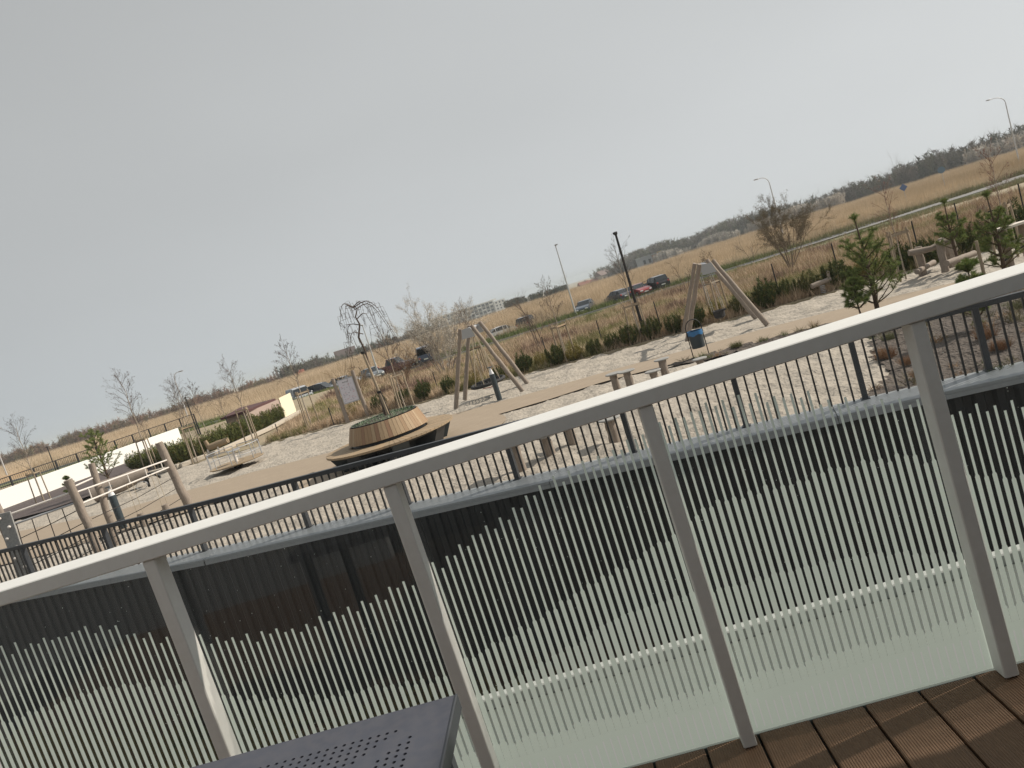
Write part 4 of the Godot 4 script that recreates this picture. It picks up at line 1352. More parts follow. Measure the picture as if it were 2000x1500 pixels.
func pine(called: String, at: Vector3, h: float, seed_: int, label: String, whorls: int, reach: float, bare := 0.12, stemmy := 0.0) -> void:
	rng.seed = seed_
	var t := thing(called, label, "tree", at)
	var tr := MB.new()
	var pts := []; var rad := []
	var bend := Vector3(rf(-1, 1), 0, rf(-1, 1)) * 0.05
	for i in 8:
		var f := i / 7.0
		pts.append(Vector3(0, h * f * 0.96, 0) + bend * sin(f * 3.0) * h * 0.5)
		rad.append(lerpf(0.058, 0.012, f) * h / 2.3)
	tr.tube(pts, rad, 8)
	var ng := MB.new()
	ng.tinted = true
	var tuft := func(a: Vector3, b: Vector3, cnt: int, ln: float) -> void:
		var d := (b - a).normalized()
		for i in cnt:
			var f := pow(rf(0.0, 1.0), 0.8)
			var p := a.lerp(b, f)
			var s := d.cross(Vector3(rf(-1, 1), rf(-1, 1), rf(-1, 1))).normalized()
			var dir := (d * rf(0.35, 0.9) + s * rf(0.5, 0.95)).normalized() * ln * rf(0.7, 1.1)
			var q := rf(0, 1)
			ng.col = Color(0.10, 0.155, 0.055).lerp(Color(0.28, 0.34, 0.115), q) if rf(0, 1) < 0.85 else Color(0.26, 0.25, 0.10)
			ng.blade(p, p + dir, dir.cross(Vector3(rf(-1, 1), rf(-1, 1), rf(-1, 1))).normalized() * 0.0052)
	for w in whorls:
		var f := lerpf(bare, 0.86 - stemmy, float(w) / maxf(whorls - 1, 1))
		var x := f * 7.0
		var qi := mini(int(x), 6)
		var p: Vector3 = pts[qi].lerp(pts[qi + 1], x - qi)
		var arms := rng.randi_range(4, 6)
		for k in arms:
			var a := TAU * k / arms + w * 0.8 + rf(-0.3, 0.3)
			var l := reach * h * (1.05 - 0.72 * f) * rf(0.65, 1.15)
			var d := Vector3(cos(a), 0.38 + 0.35 * f + rf(-0.15, 0.15), sin(a))
			var bp := twig_path(p, d, l, 0.12, 4, 0.12)
			tr.tube(bp, [0.016 * h / 2.3, 0.013, 0.010, 0.007, 0.005], 5, false)
			for e in range(1, 5):
				var dense := 7 if e < 3 else (48 if e == 3 else 95)
				tuft.call(bp[e - 1], bp[e], dense if e > 1 else 8, 0.095)
				if e > 2:
					for s in 2:
						var side := Vector3(rf(-1, 1), rf(-0.1, 0.5), rf(-1, 1)).normalized() * l * 0.24
						var sp: Vector3 = bp[e - 1].lerp(bp[e], rf(0, 1))
						tr.tube([sp, sp + side + Vector3(0, 0.02, 0)], [0.006, 0.004], 4, false)
						tuft.call(sp, sp + side + Vector3(0, 0.02, 0), 62, 0.09)
	tuft.call(pts[6].lerp(pts[7], 0.4 if stemmy > 0.0 else 0.0), pts[7] + Vector3(0, 0.03 * h, 0), 150, 0.10)
	for k in 4:
		var a := TAU * k / 4.0 + 0.4
		var e: Vector3 = pts[7] + Vector3(cos(a) * 0.07, 0.03, sin(a) * 0.07) * h / 2.0
		tuft.call(pts[7] - Vector3(0, 0.05, 0), e, 70, 0.09)
	obj("trunk", tr, M.pine_bark, t)
	obj("needles", ng, M.needle, t)

func build_pines() -> void:
	pine("pine_tree", Vector3(8.53, 0, -17.5), 2.36, 61, "tallest young pine on the path edge right of the litter bin", 7, 0.40, 0.1, 0.2)
	pine("pine_tree", Vector3(8.0, 0, -17.2), 1.0, 62, "small pine at the foot of the tallest young pine", 4, 0.42, 0.3)
	pine("pine_tree", Vector3(12.5, 0, -20.6), 1.95, 63, "pine with spread tufts behind the log balancing beam", 4, 0.34, 0.3, 0.18)
	pine("pine_tree", Vector3(11.25, 0, -17.0), 1.98, 64, "crooked pine with bare lower stem at the right edge", 5, 0.36, 0.12, 0.22)
	pine("pine_tree", Vector3(-18.9, 0, -35.1), 2.9, 65, "broad green pine before the white wall", 8, 0.42, 0.2)
	pine("pine_tree", Vector3(-20.4, 0, -34.6), 1.2, 66, "little sparse pine beside the broad pine at the white wall", 3, 0.34, 0.3)
	pine("pine_tree", Vector3(7.75, 0, -12.6), 1.2, 67, "low pine in the planting bed seen through the right railing bay", 4, 0.4, 0.2)
	# strap that ties the crooked pine
	var t := thing("pine_stakes", "two short brown stakes with a black strap holding the crooked pine", "tree stakes", Vector3(11.25, 0, -17.0))
	for q in [Vector3(-0.55, 0, 0.15), Vector3(0.75, 0, -0.1)]:
		var g := MB.new()
		g.tube([q, q + Vector3(0, 1.0, 0)], [0.035], 8)
		obj("stake", g, M.stake, t)
	var s := MB.new()
	s.tube([Vector3(0.75, 0.6, -0.1), Vector3(0.05, 0.36, 0.0)], [0.022], 5)
	obj("strap", s, M.black, t)

func conifer_bush(seed_: int, h: float, w: float, c0: Color, c1: Color, count: int) -> Node3D:
	rng.seed = seed_
	var t := Node3D.new()
	var st_ := MB.new()
	st_.tube([Vector3.ZERO, Vector3(0, h * 0.8, 0)], [0.02, 0.006], 5)
	obj("stem", st_, M.twig, t)
	var g := MB.new()
	g.tinted = true
	var shoots := 30
	var each := count / shoots
	for i in shoots:
		var a := i * 2.4 + rf(-0.4, 0.4)
		var out := sqrt((i + 0.4) / shoots)
		var top := h * (1.0 - 0.5 * out * out) * rf(0.6, 1.06)
		var b0 := Vector3(cos(a), 0, sin(a)) * w * 0.14 * out
		var tip := Vector3(cos(a) * w * 0.5 * out, top, sin(a) * w * 0.5 * out) + Vector3(rf(-1, 1), 0, rf(-1, 1)) * 0.05
		for k in each:
			var f := pow(rf(0.0, 1.0), 0.8)
			var c := b0.lerp(tip, f) + Vector3(cos(a), 0, sin(a)) * w * 0.12 * sin(f * PI)
			var fan := Vector3(rf(-1, 1), rf(-0.15, 0.9), rf(-1, 1)).normalized()
			var len_ := rf(0.10, 0.25) * h * (1.15 - f * 0.7)
			var d := (fan + Vector3(0, 0.35, 0)).normalized() * len_
			g.col = c0.lerp(c1, clampf(rf(0, 1) * 0.75 + 0.25 * f, 0, 1))
			if rf(0, 1) < 0.07:
				g.col = Color(0.27, 0.19, 0.08)
			g.blade(c, c + d, d.cross(Vector3(rf(-1, 1), rf(-1, 1), rf(-1, 1))).normalized() * 0.010 * (h / 0.9))
			var m := c + d * 0.5
			g.blade(m, m + (d * 0.4 + Vector3(rf(-1, 1), rf(0, 1), rf(-1, 1)) * len_ * 0.3), d.cross(Vector3.UP).normalized() * 0.011 * (h / 0.9))
	obj("foliage", g, M.leaf, t)
	return t

func build_hedges() -> void:
	var kinds := []
	kinds.append(conifer_bush(71, 0.95, 0.8, Color(0.04, 0.062, 0.026), Color(0.15, 0.17, 0.065), 2700))
	kinds.append(conifer_bush(72, 0.85, 0.9, Color(0.045, 0.065, 0.028), Color(0.17, 0.175, 0.07), 2700))
	kinds.append(conifer_bush(73, 1.1, 0.75, Color(0.04, 0.06, 0.026), Color(0.13, 0.155, 0.06), 2700))
	kinds.append(conifer_bush(74, 0.8, 0.8, Color(0.12, 0.12, 0.04), Color(0.30, 0.24, 0.08), 1500))
	rng.seed = 75
	var used_kind := {}
	var marks := [[-8.6, "the notice board"], [-3.4, "the nest swing"], [2.6, "the black lamp post"], [5.9, "the toddler swing"], [9.2, "the spring rider"], [12.4, "the log beam"]]
	var ordinal := ["next to", "second from", "third from", "fourth from", "fifth from", "sixth from", "seventh from"]
	var counts := {}
	var spots := []
	var t := -10.2
	while t < 14.5:
		spots.append(t)
		t += rf(0.62, 0.95) if t > -2.5 else rf(0.95, 1.5)
	for i in spots.size():
		var q: float = spots[i]
		var p: Vector2 = FAR_A + E1 * q + E2 * rf(0.25, 0.75)
		var kind := rng.randi() % 3
		if q < -4.0 and rf(0, 1) < 0.6:
			kind = 3
		elif rf(0, 1) < 0.16:
			kind = 3
		var o: Node3D = kinds[kind] if not used_kind.has(kind) else kinds[kind].duplicate()
		used_kind[kind] = true
		o.name = numbered("conifer_bush", self)
		add_child(o)
		o.position = Vector3(p.x, 0, p.y)
		o.rotation.y = rf(0, TAU)
		o.scale = Vector3.ONE * (rf(0.72, 0.98) + 0.30 * smoothstep(2.0, 12.0, q))
		var near: Array = marks[0]
		for m in marks:
			if m[0] <= q:
				near = m
		var hue := "yellowish small conifer bush" if kind == 3 else "dark green conifer bush"
		var w: String = "left of " if q < near[0] else "right of "
		var key: String = hue + w + near[1]
		var c: int = counts.get(key, 0)
		counts[key] = c + 1
		tag(o, "%s, %s %s on its %s" % [hue, ordinal[mini(c, 6)], near[1], "left" if w == "left of " else "right"], "bush", "conifer bushes along the far edge of the sand")
	# dense hedge at the far left, one bush after the other
	var tall := conifer_bush(76, 1.35, 1.1, Color(0.06, 0.085, 0.03), Color(0.22, 0.24, 0.085), 1700)
	var line := [Vector2(-20.6, -41.5), Vector2(-18.3, -39.2), Vector2(-16.0, -36.8), Vector2(-14.9, -37.4), Vector2(-14.0, -40.5), Vector2(-13.7, -43.0), Vector2(-13.5, -45.0)]
	var n := 0
	for i in line.size() - 1:
		var steps := maxi(2, int(line[i].distance_to(line[i + 1]) / 0.62))
		for k in steps:
			var p: Vector2 = line[i].lerp(line[i + 1], float(k) / steps)
			var o := tall if n == 0 else tall.duplicate() as Node3D
			o.name = numbered("hedge_conifer", self)
			add_child(o)
			o.position = Vector3(p.x + rf(-0.1, 0.1), 0.0, p.y)
			o.rotation.y = rf(0, TAU)
			o.scale = Vector3.ONE * rf(0.82, 1.0)
			var nth := ["first", "second", "third", "fourth", "fifth", "sixth", "seventh", "eighth", "ninth", "tenth", "eleventh", "twelfth", "thirteenth", "fourteenth", "fifteenth"]
			tag(o, ("dense hedge conifer before the white wall, %s from the left" % nth[n]) if n < 11 else ("dense hedge conifer before the low shed, %s after the hedge corner" % nth[mini(n - 11, 14)]), "hedge conifer", "conifers of the left hedge")
			n += 1
	# wire fence posts in the hedges
	var pm := MB.new()
	pm.tube([Vector3.ZERO, Vector3(0, 1.2, 0)], [0.022], 6)
	var pmesh := pm.mesh()
	var stands := ["left of the notice board", "between shed and notice board", "left of the nest swing", "right of the nest swing", "between nest swing and black lamp post", "right of the black lamp post", "behind the toddler swing", "left of the tall pine", "right of the crooked pine", "at the right edge of the photo", "in the left hedge, nearest the corner", "in the left hedge, second after the corner", "in the left hedge, third after the corner", "in the left hedge, fourth after the corner", "in the left hedge, nearest the shed", "between the log beam and the right edge"]
	var which := 0
	for e in [[-7.53, -31.7, 0.8], [-10.63, -34.3, 0.65], [-3.06, -32.5, 0.85], [1.76, -32.1, 0.95], [3.99, -30.9, 1.0], [5.75, -27.7, 1.22], [9.58, -26.0, 1.35], [11.99, -26.6, 1.38], [17.08, -27.6, 1.4], [17.78, -25.2, 1.5], [-16.47, -36.3, 1.2], [-15.4, -38.0, 1.5], [-14.9, -40.5, 1.45], [-14.6, -43.4, 1.4], [-14.5, -46.0, 1.4], [14.2, -25.4, 1.35]]:
		var o := obj("fence_post", pmesh, M.black)
		o.position = Vector3(e[0], 0, e[1])
		o.scale = Vector3(1, e[2] / 1.2, 1)
		tag(o, "thin black fence post standing " + stands[which], "fence post", "thin black fence posts")
		which += 1
	# pale kerb before the left hedge
	var kb := MB.new()
	var kl := [Vector3(-17.3, 0.1, -35.6), Vector3(-15.4, 0.1, -34.6), Vector3(-14.0, 0.1, -36.2), Vector3(-12.9, 0.12, -40.5), Vector3(-12.7, 0.14, -46.8)]
	for i in kl.size() - 1:
		var d: Vector3 = (kl[i + 1] - kl[i]).normalized()
		kb.box((kl[i] + kl[i + 1]) * 0.5, Vector3(kl[i].distance_to(kl[i + 1]), 0.2, 0.35), Basis(d, Vector3.UP, d.cross(Vector3.UP)), 0.02)
	struct("pale_kerb", kb, M.pale_edge)

func tuft_mesh(seed_: int, blades: int, h: float, w: float, lean: float, thick: float) -> MB:
	rng.seed = seed_
	var g := MB.new()
	g.tinted = true
	for i in blades:
		var p := Vector3(rf(-1, 1), 0, rf(-1, 1)) * w
		var d := Vector3(rf(-1, 1) * lean, rf(0.55, 1.0), rf(-1, 1) * lean) * h
		var k := rf(0.7, 1.2)
		g.col = Color(k, k, k)
		g.blade(p, p + d, Vector3(rf(-1, 1), 0, rf(-1, 1)).normalized() * thick)
	return g

func build_meadow() -> void:
	# dry grass over the slope between the sand and the road
	var tm := tuft_mesh(81, 26, 0.42, 0.22, 0.45, 0.012)
	rng.seed = 82
	var where := []; var tint := []
	var patch := FastNoiseLite.new()
	patch.seed = 83; patch.frequency = 0.11; patch.fractal_octaves = 3
	for i in 34000:
		var q := rf(-26, 52)
		var s := pow(rf(0, 1), 1.5) * 52.0 + 0.35
		var p: Vector2 = FAR_A + E1 * (q * (0.55 + s * 0.02)) + E2 * s
		if p.y < -78.0 or (p.x < -13.2 and p.y > -62.0):
			continue
		var k := patch.get_noise_2dv(p)
		var size := rf(0.6, 1.25) * (1.0 + 0.5 * k)
		where.append(Transform3D(Basis(Vector3.UP, rf(0, TAU)).scaled(Vector3(size, size * rf(0.6, 1.2), size) * (1.0 + s * 0.018)), Vector3(p.x, meadow_y(p.x, p.y) - 0.02, p.y)))
		var c := Color(0.66, 0.53, 0.385).lerp(Color(0.46, 0.345, 0.245), clampf(k * 2.0 + 0.4 + rf(-0.3, 0.3), 0, 1))
		if k < -0.12 and rf(0, 1) < 0.75:
			c = Color(0.26, 0.25, 0.11)
		if k > 0.42:
			c = Color(0.24, 0.16, 0.125)
		tint.append(c)
	var brush := tuft_mesh(93, 90, 0.8, 0.35, 0.9, 0.006)
	var bw := []; var bt := []
	for i in 240:
		var q := rf(-14, 24)
		var s := pow(rf(0, 1), 1.2) * 38.0 + 1.2
		var p: Vector2 = FAR_A + E1 * (q * (0.6 + s * 0.02)) + E2 * s
		if p.x < -12.0:
			continue
		var size := rf(0.4, 1.1)
		bw.append(Transform3D(Basis(Vector3.UP, rf(0, TAU)).scaled(Vector3(size * 1.3, size, size * 1.3)), Vector3(p.x, meadow_y(p.x, p.y) - 0.03, p.y)))
		bt.append([Color(0.15, 0.09, 0.085), Color(0.20, 0.19, 0.08), Color(0.12, 0.13, 0.055), Color(0.27, 0.22, 0.10), Color(0.10, 0.075, 0.06)][rng.randi() % 5])
	many("wild_brush", brush, M.straw, bw, bt, "low dark and olive brush scattered over the dry slope", "brush")
	many("dry_grass", tm, M.straw, where, tint, "brown dry grass covering the slope down to the road", "grass")
	# weeds and low shrubs in the bed at the right
	var wm := tuft_mesh(84, 34, 0.2, 0.1, 0.9, 0.006)
	rng.seed = 85
	where = []; tint = []
	for i in 900:
		var p := Vector2(rf(3.4, 14.5), rf(-19.8, -8.0))
		if not Geometry2D.is_point_in_polygon(p, bed_poly):
			continue
		if patch.get_noise_2d(p.x * 5.0, p.y * 5.0) < 0.0:
			continue
		var size := rf(0.5, 1.3)
		where.append(Transform3D(Basis(Vector3.UP, rf(0, TAU)).scaled(Vector3(size, size * rf(0.5, 1.1), size)), Vector3(p.x, 0.03, p.y)))
		tint.append([Color(0.12, 0.15, 0.06), Color(0.30, 0.19, 0.10), Color(0.18, 0.16, 0.09), Color(0.23, 0.2, 0.13)][rng.randi() % 4])
	many("bed_weeds", wm, M.straw, where, tint, "low weeds and dry stalks on the dark soil of the bed", "weeds")
	var mound := tuft_mesh(86, 420, 0.24, 0.13, 0.8, 0.0035)
	var mm := mound.mesh()
	rng.seed = 87
	var brown := leafy(0.2)
	brown.albedo_color = lin(0.26, 0.145, 0.075)
	var olive := leafy(0.2)
	olive.albedo_color = lin(0.15, 0.155, 0.07)
	var spots := [[5.6, -10.75, 0, "orange brown grass clump nearest to the coping at the sand edge"], [5.95, -11.7, 0, "orange brown grass clump, second from the sand edge"], [6.1, -12.6, 0, "reddish brown grass clump right of the bare sand"], [6.9, -10.9, 0, "brown grass clump beside the right railing post"], [7.3, -11.8, 0, "brown grass clump left of the thick fence post"], [7.75, -10.6, 0, "orange grass clump right of the thick fence post"], [6.9, -14.0, 1, "olive grass clump near the path side of the bed"], [7.7, -14.3, 1, "olive grass clump under the handrail at the right"], [8.8, -13.2, 1, "green grass clump behind the low pine"], [5.6, -18.9, 1, "green grass clump on the bed strip along the path"], [8.9, -17.2, 1, "green grass clump at the foot of the tallest pine"], [10.6, -16.2, 1, "green grass clump at the foot of the crooked pine"], [9.5, -16.6, 0, "dry grass clump between the two pines"]]
	for s in spots:
		var o := obj("grass_clump", mm, brown if s[2] == 0 else olive)
		o.position = Vector3(s[0], 0.03, s[1])
		o.rotation.y = rf(0, TAU)
		var k := rf(0.55, 0.95)
		o.scale = Vector3(k, k * rf(0.8, 1.1), k)
		tag(o, s[3], "grass clump", "ornamental grass clumps in the bed")
	# green verge grass by the road
	var gm := tuft_mesh(88, 30, 0.34, 0.4, 0.5, 0.02)
	rng.seed = 89
	where = []; tint = []
	for i in 9000:
		var x := rf(-45, 95)
		var far := rng.randi() % 2 == 0
		var zc := road_z(x) + (rf(2.6, 11.0) if not far else -rf(2.2, 5.5))
		if patch.get_noise_2d(x * 0.7, zc) < -0.15:
			continue
		var size := rf(0.5, 1.3) if not far else rf(0.9, 2.8)
		where.append(Transform3D(Basis(Vector3.UP, rf(0, TAU)).scaled(Vector3(size, size, size)), Vector3(x, meadow_y(x, zc) - 0.02, zc)))
		tint.append(Color(0.11, 0.165, 0.045).lerp(Color(0.26, 0.28, 0.11), rf(0, 1)).lerp(Color(0.33, 0.28, 0.17), 0.65 * smoothstep(22.0, 45.0, x)))
	many("verge_grass", gm, M.straw, where, tint, "green grass on the verges of the road", "grass")
	var vg := MB.new()
	var prev := []
	for i in 71:
		var x := -60.0 + 2.4 * i
		var now := []
		for k in [9.0, 4.5, 2.3 if x > 30.0 else 0.0]:
			var z: float = road_z(x) + k
			now.append(Vector3(x, meadow_y(x, z) + 0.05, z))
		for k in [-2.3 if x > 30.0 else 0.0, -5.5]:
			var z: float = road_z(x) + k
			now.append(Vector3(x, meadow_y(x, z) + 0.05, z))
		if i > 0:
			vg.quad(prev[0], prev[1], now[1], now[0], Vector3.UP)
			vg.quad(prev[1], prev[2], now[2], now[1], Vector3.UP)
			vg.quad(prev[3], prev[4], now[4], now[3], Vector3.UP)
		prev = now
	struct("verge", vg, M.grass)
	# reeds
	var rm := tuft_mesh(91, 70, 2.3, 0.9, 0.12, 0.016)
	rng.seed = 92
	where = []; tint = []
	for i in 17000:
		var f := pow(rf(0, 1), 1.5)
		var dz := 4.5 + f * 175.0
		var x := rf(-0.95, 1.0) * (75.0 + dz * 0.9) + 20.0
		var z := road_z(clampf(x, -70.0, 95.0)) - dz
		var k := patch.get_noise_2d(x * 0.25, z * 0.25)
		var size := rf(0.8, 1.15) + 0.25 * k
		if f < 0.02:
			size *= rf(0.4, 0.9)
		where.append(Transform3D(Basis(Vector3.UP, rf(0, TAU)).scaled(Vector3(1.3 + dz * 0.006, size, 1.3 + dz * 0.006)), Vector3(x, meadow_y(x, z) - 0.05, z)))
		tint.append(Color(0.65, 0.54, 0.40).lerp(Color(0.53, 0.43, 0.305), clampf(k * 1.6 + 0.5 + rf(-0.25, 0.25), 0, 1)))
	many("reed_bed", rm, M.straw, where, tint, "wide bed of golden brown reeds beyond the road", "reeds")
	var rfm := MB.new()
	var rows := [5.0, 9.0, 40.0, 100.0, 185.0, 260.0]
	prev = []
	for i in 41:
		var x := -220.0 + 12.0 * i
		var now := []
		for d in rows:
			var z: float = road_z(clampf(x, -70.0, 95.0)) - d
			now.append(Vector3(x, meadow_y(x, z) + (0.05 if d < 6.0 else (1.0 if d < 190.0 else 0.15)), z))
		if i > 0:
			for k in rows.size() - 1:
				rfm.quad(prev[k], prev[k + 1], now[k + 1], now[k], Vector3.UP)
		prev = now
	struct("reed_thatch", rfm, M.reed_floor, "stuff")
	get_node("reed_thatch").set_meta("label", "matted straw under the reeds beyond the road")
	get_node("reed_thatch").set_meta("category", "reeds")

func bare_shrub(seed_: int, h: float, w: float, stems: int, m: Material, blossom := Color(0, 0, 0)) -> Node3D:
	rng.seed = seed_
	var t := Node3D.new()
	var g := MB.new()
	var bl := MB.new()
	bl.tinted = true
	for i in stems:
		var a := TAU * i / stems + rf(-0.3, 0.3)
		var out := rf(0.15, 1.0) * w / h
		grow(g, Vector3(cos(a), 0, sin(a)) * 0.12, Vector3(cos(a) * out, 1.0, sin(a) * out), h * rf(0.6, 0.95), 0.028, 3, 0.03, 0.6, 5)
	if blossom.r > 0.0:
		var tot := g.v.size()
		for i in 22000:
			var p: Vector3 = g.v[rng.randi() % tot]
			if p.y < h * 0.1:
				continue
			p += Vector3(rf(-1, 1), rf(-1, 1), rf(-1, 1)) * 0.09
			bl.col = blossom * rf(0.75, 1.1)
			var d := Vector3(rf(-1, 1), rf(-1, 1), rf(-1, 1)).normalized() * 0.05
			bl.blade(p, p + d, d.cross(Vector3(rf(-1, 1), 0.3, rf(-1, 1))).normalized() * 0.018)
	obj("branches", g, m, t)
	if bl.v.size() > 0:
		obj("blossom", bl, M.straw, t)
	return t

func put(o: Node3D, called: String, at: Vector3, turn: float, label: String, category: String, group := "", size := 1.0) -> Node3D:
	o.name = numbered(called, self)
	add_child(o)
	o.position = at
	o.rotation = Vector3(0, turn, 0)
	o.scale = Vector3.ONE * size
	return tag(o, label, category, group)

func build_shrubs() -> void:
	put(bare_shrub(111, 4.3, 3.8, 15, plain(0.26, 0.23, 0.2, 0.9), Color(0.62, 0.58, 0.52)), "blossoming_bush", Vector3(-3.4, -0.45, -43.5), 0.3, "large grey white blossoming bush left of the nest swing", "bush", "", 0.9)
	put(bare_shrub(112, 3.9, 2.6, 10, plain(0.145, 0.11, 0.08, 0.9), Color(0.17, 0.14, 0.09)), "bare_bush", Vector3(20.4, -0.75, -52.0), 0.9, "large bare brown bush at the foot of the curved street lamp", "bush")
	put(bare_shrub(113, 2.7, 1.3, 3, M.twig), "bare_sapling", Vector3(1.95, -0.3, -38.5), 0.2, "bare dark sapling in the meadow before the dark car", "tree")
	put(bare_shrub(114, 2.4, 1.1, 6, plain(0.22, 0.15, 0.08, 0.9)), "bare_bush", Vector3(-7.6, -0.2, -38.5), 0.5, "brown leafless bush behind the notice board", "bush")
	put(bare_shrub(115, 2.9, 0.8, 2, M.twig), "bare_sapling", Vector3(17.6, -1.2, -69.0), 0.4, "thin sapling left of the toddler swing before the reeds", "tree")
	put(bare_shrub(116, 3.2, 0.9, 2, M.twig), "bare_sapling", Vector3(29.0, -1.3, -84.0), 2.4, "thin sapling right of the toddler swing before the reeds", "tree")
	put(bare_shrub(117, 2.6, 1.2, 5, plain(0.2, 0.13, 0.08, 0.9)), "bare_bush", Vector3(-5.5, -0.3, -41.5), 1.4, "tan leafless bush behind the weeping tree", "bush")

# ---------------------------------------------------------------- far line of trees
func far_clump(seed_: int, leafy_: float) -> MB:
	rng.seed = seed_
	var g := MB.new()
	g.tinted = true
	for i in 9:
		var a := rf(0, TAU)
		var p := Vector3(cos(a), 0, sin(a)) * rf(0, 0.35)
		var d := Vector3(rf(-0.3, 0.3), 1.0, rf(-0.3, 0.3))
		var l := rf(0.6, 1.0)
		var pts := twig_path(p, d, l, 0.0, 4, 0.1)
		g.col = Color(0.75, 0.7, 0.68)
		for k in 4:
			g.blade(pts[k], pts[k + 1], Vector3(0.012, 0, 0.006) * (1.0 - k * 0.2))
		for k in 44:
			var f := rf(0.18, 1.0)
			var q := mini(int(f * 4), 3)
			var b: Vector3 = pts[q].lerp(pts[q + 1], f * 4 - q)
			var e := Vector3(rf(-1, 1), rf(0.1, 1.0), rf(-1, 1)).normalized() * rf(0.1, 0.26)
			var v := rf(0.75, 1.25)
			g.col = Color(v, v, v)
			g.blade(b, b + e, e.cross(Vector3(rf(-1, 1), rf(-1, 1), rf(-1, 1))).normalized() * lerpf(0.008, 0.03, leafy_))
	return g

func far_line(called: String, label: String, pts: Array, depth: float, count: int, hmin: float, hmax: float, colors: Array, seed_: int, leafy_: float) -> void:
	var cm := far_clump(seed_, leafy_)
	rng.seed = seed_ + 1
	var where := []; var tint := []
	var hn := FastNoiseLite.new()
	hn.seed = seed_; hn.frequency = 0.055
	for i in count:
		var f := rf(0, 1) * (pts.size() - 1)
		var k := mini(int(f), pts.size() - 2)
		var p: Vector2 = pts[k].lerp(pts[k + 1], f - k)
		p.y += rf(-1, 1) * depth
		var h := lerpf(hmin, hmax, clampf(hn.get_noise_2d(p.x, 3.0) * 0.8 + 0.42 + rf(-0.42, 0.42), 0, 1))
		where.append(Transform3D(Basis(Vector3.UP, rf(0, TAU)).scaled(Vector3(h * rf(0.7, 1.1), h, h * rf(0.7, 1.1))), Vector3(p.x, meadow_y(p.x, p.y) - 0.1, p.y)))
		tint.append(colors[rng.randi() % colors.size()] * rf(0.8, 1.2))
	many(called, cm, M.straw, where, tint, label, "treeline")

func build_treeline() -> void:
	var brown := [Color(0.22, 0.145, 0.11), Color(0.26, 0.165, 0.125), Color(0.18, 0.135, 0.095), Color(0.19, 0.16, 0.09)]
	var grey := [Color(0.20, 0.175, 0.16), Color(0.24, 0.205, 0.185), Color(0.16, 0.15, 0.12), Color(0.18, 0.18, 0.125)]
	var dusk := [Color(0.14, 0.12, 0.11), Color(0.17, 0.145, 0.13), Color(0.115, 0.105, 0.085), Color(0.13, 0.13, 0.09)]
	var green := [Color(0.05, 0.07, 0.035), Color(0.08, 0.085, 0.045), Color(0.10, 0.09, 0.06)]
	var white := [Color(0.62, 0.58, 0.54), Color(0.52, 0.48, 0.45), Color(0.40, 0.37, 0.34)]
	far_line("brown_treeline", "belt of leafless brown woodland along the horizon at the left", [Vector2(-330, -330), Vector2(-205, -290), Vector2(-150, -285), Vector2(-84, -290)], 14.0, 520, 2.4, 6.2, brown, 121, 0.5)
	far_line("mixed_treeline", "dark mixed trees around the far houses left of the blossoming bush", [Vector2(-84, -300), Vector2(-55, -335), Vector2(-25, -345)], 10.0, 190, 3.0, 6.5, green + grey, 123, 0.7)
	far_line("green_treeline", "dark green bushes right of the white hotel", [Vector2(8, -330), Vector2(16, -335), Vector2(36, -345)], 5.0, 80, 3.2, 5.2, green, 125, 0.8)
	far_line("wooded_ridge", "grey green leafless wood along the horizon above the parked cars", [Vector2(78, -520), Vector2(112, -460), Vector2(135, -430), Vector2(160, -410)], 22.0, 520, 6.0, 12.5, grey, 127, 0.4)
	far_line("grey_treeline", "belt of leafless grey trees along the horizon at the right", [Vector2(140, -400), Vector2(165, -330), Vector2(200, -310), Vector2(250, -300), Vector2(330, -300)], 14.0, 620, 4.5, 12.0, dusk, 129, 0.4)
	far_line("blossom_bushes", "white blossoming bushes before the right treeline", [Vector2(100, -440), Vector2(120, -400), Vector2(135, -355), Vector2(150, -310)], 4.0, 110, 4.5, 7.5, white, 131, 0.9)
	far_line("blossom_bushes", "white blossoming bushes at the right edge before the treeline", [Vector2(186, -285), Vector2(215, -282), Vector2(262, -280)], 5.0, 110, 4.5, 7.5, white, 133, 0.9)
	var tm := bare_shrub(141, 10.0, 3.5, 3, plain(0.13, 0.11, 0.10, 0.9))
	var first := true
	for e in [[166.0, -300.0, 1.35, "tallest leafless tree on the right horizon above the blue sign"], [158.5, -330.0, 1.0, "round leafless tree on the horizon left of the tallest one"], [150.0, -330.0, 0.95, "small round leafless tree on the horizon, farther left"], [226.0, -330.0, 1.2, "leafless tree on the horizon below the right street lamp"], [238.0, -330.0, 1.15, "leafless tree on the horizon at the right edge"], [15.0, -330.0, 0.72, "round grey leafless tree right of the white hotel"], [34.0, -335.0, 0.88, "thin leafless tree left of the white street lamp"], [7.5, -325.0, 0.5, "small grey leafless tree beside the white hotel"]]:
		var o: Node3D = tm if first else tm.duplicate()
		first = false
		put(o, "leafless_tree", Vector3(e[0], meadow_y(e[0], e[1]), e[1]), e[0], e[3], "tree", "single trees on the horizon", e[2])
	var cm := conifer_bush(143, 7.0, 3.0, Color(0.015, 0.025, 0.015), Color(0.04, 0.055, 0.03), 1200)
	first = true
	for e in [[30.5, -335.0, 0.75, "dark conifer right of the white hotel"], [-72.5, -318.0, 0.55, "dark conifer beside the red roof"], [-45.0, -330.0, 0.95, "dark conifer on the horizon left of the blossoming bush"], [84.0, -505.0, 1.0, "dark conifer behind the far houses"], [85.5, -480.0, 1.1, "dark conifer at the left end of the wooded ridge"]]:
		var o: Node3D = cm if first else cm.duplicate()
		first = false
		put(o, "far_conifer", Vector3(e[0], meadow_y(e[0], e[1]), e[1]), e[0], e[3], "tree", "conifers on the horizon", e[2])

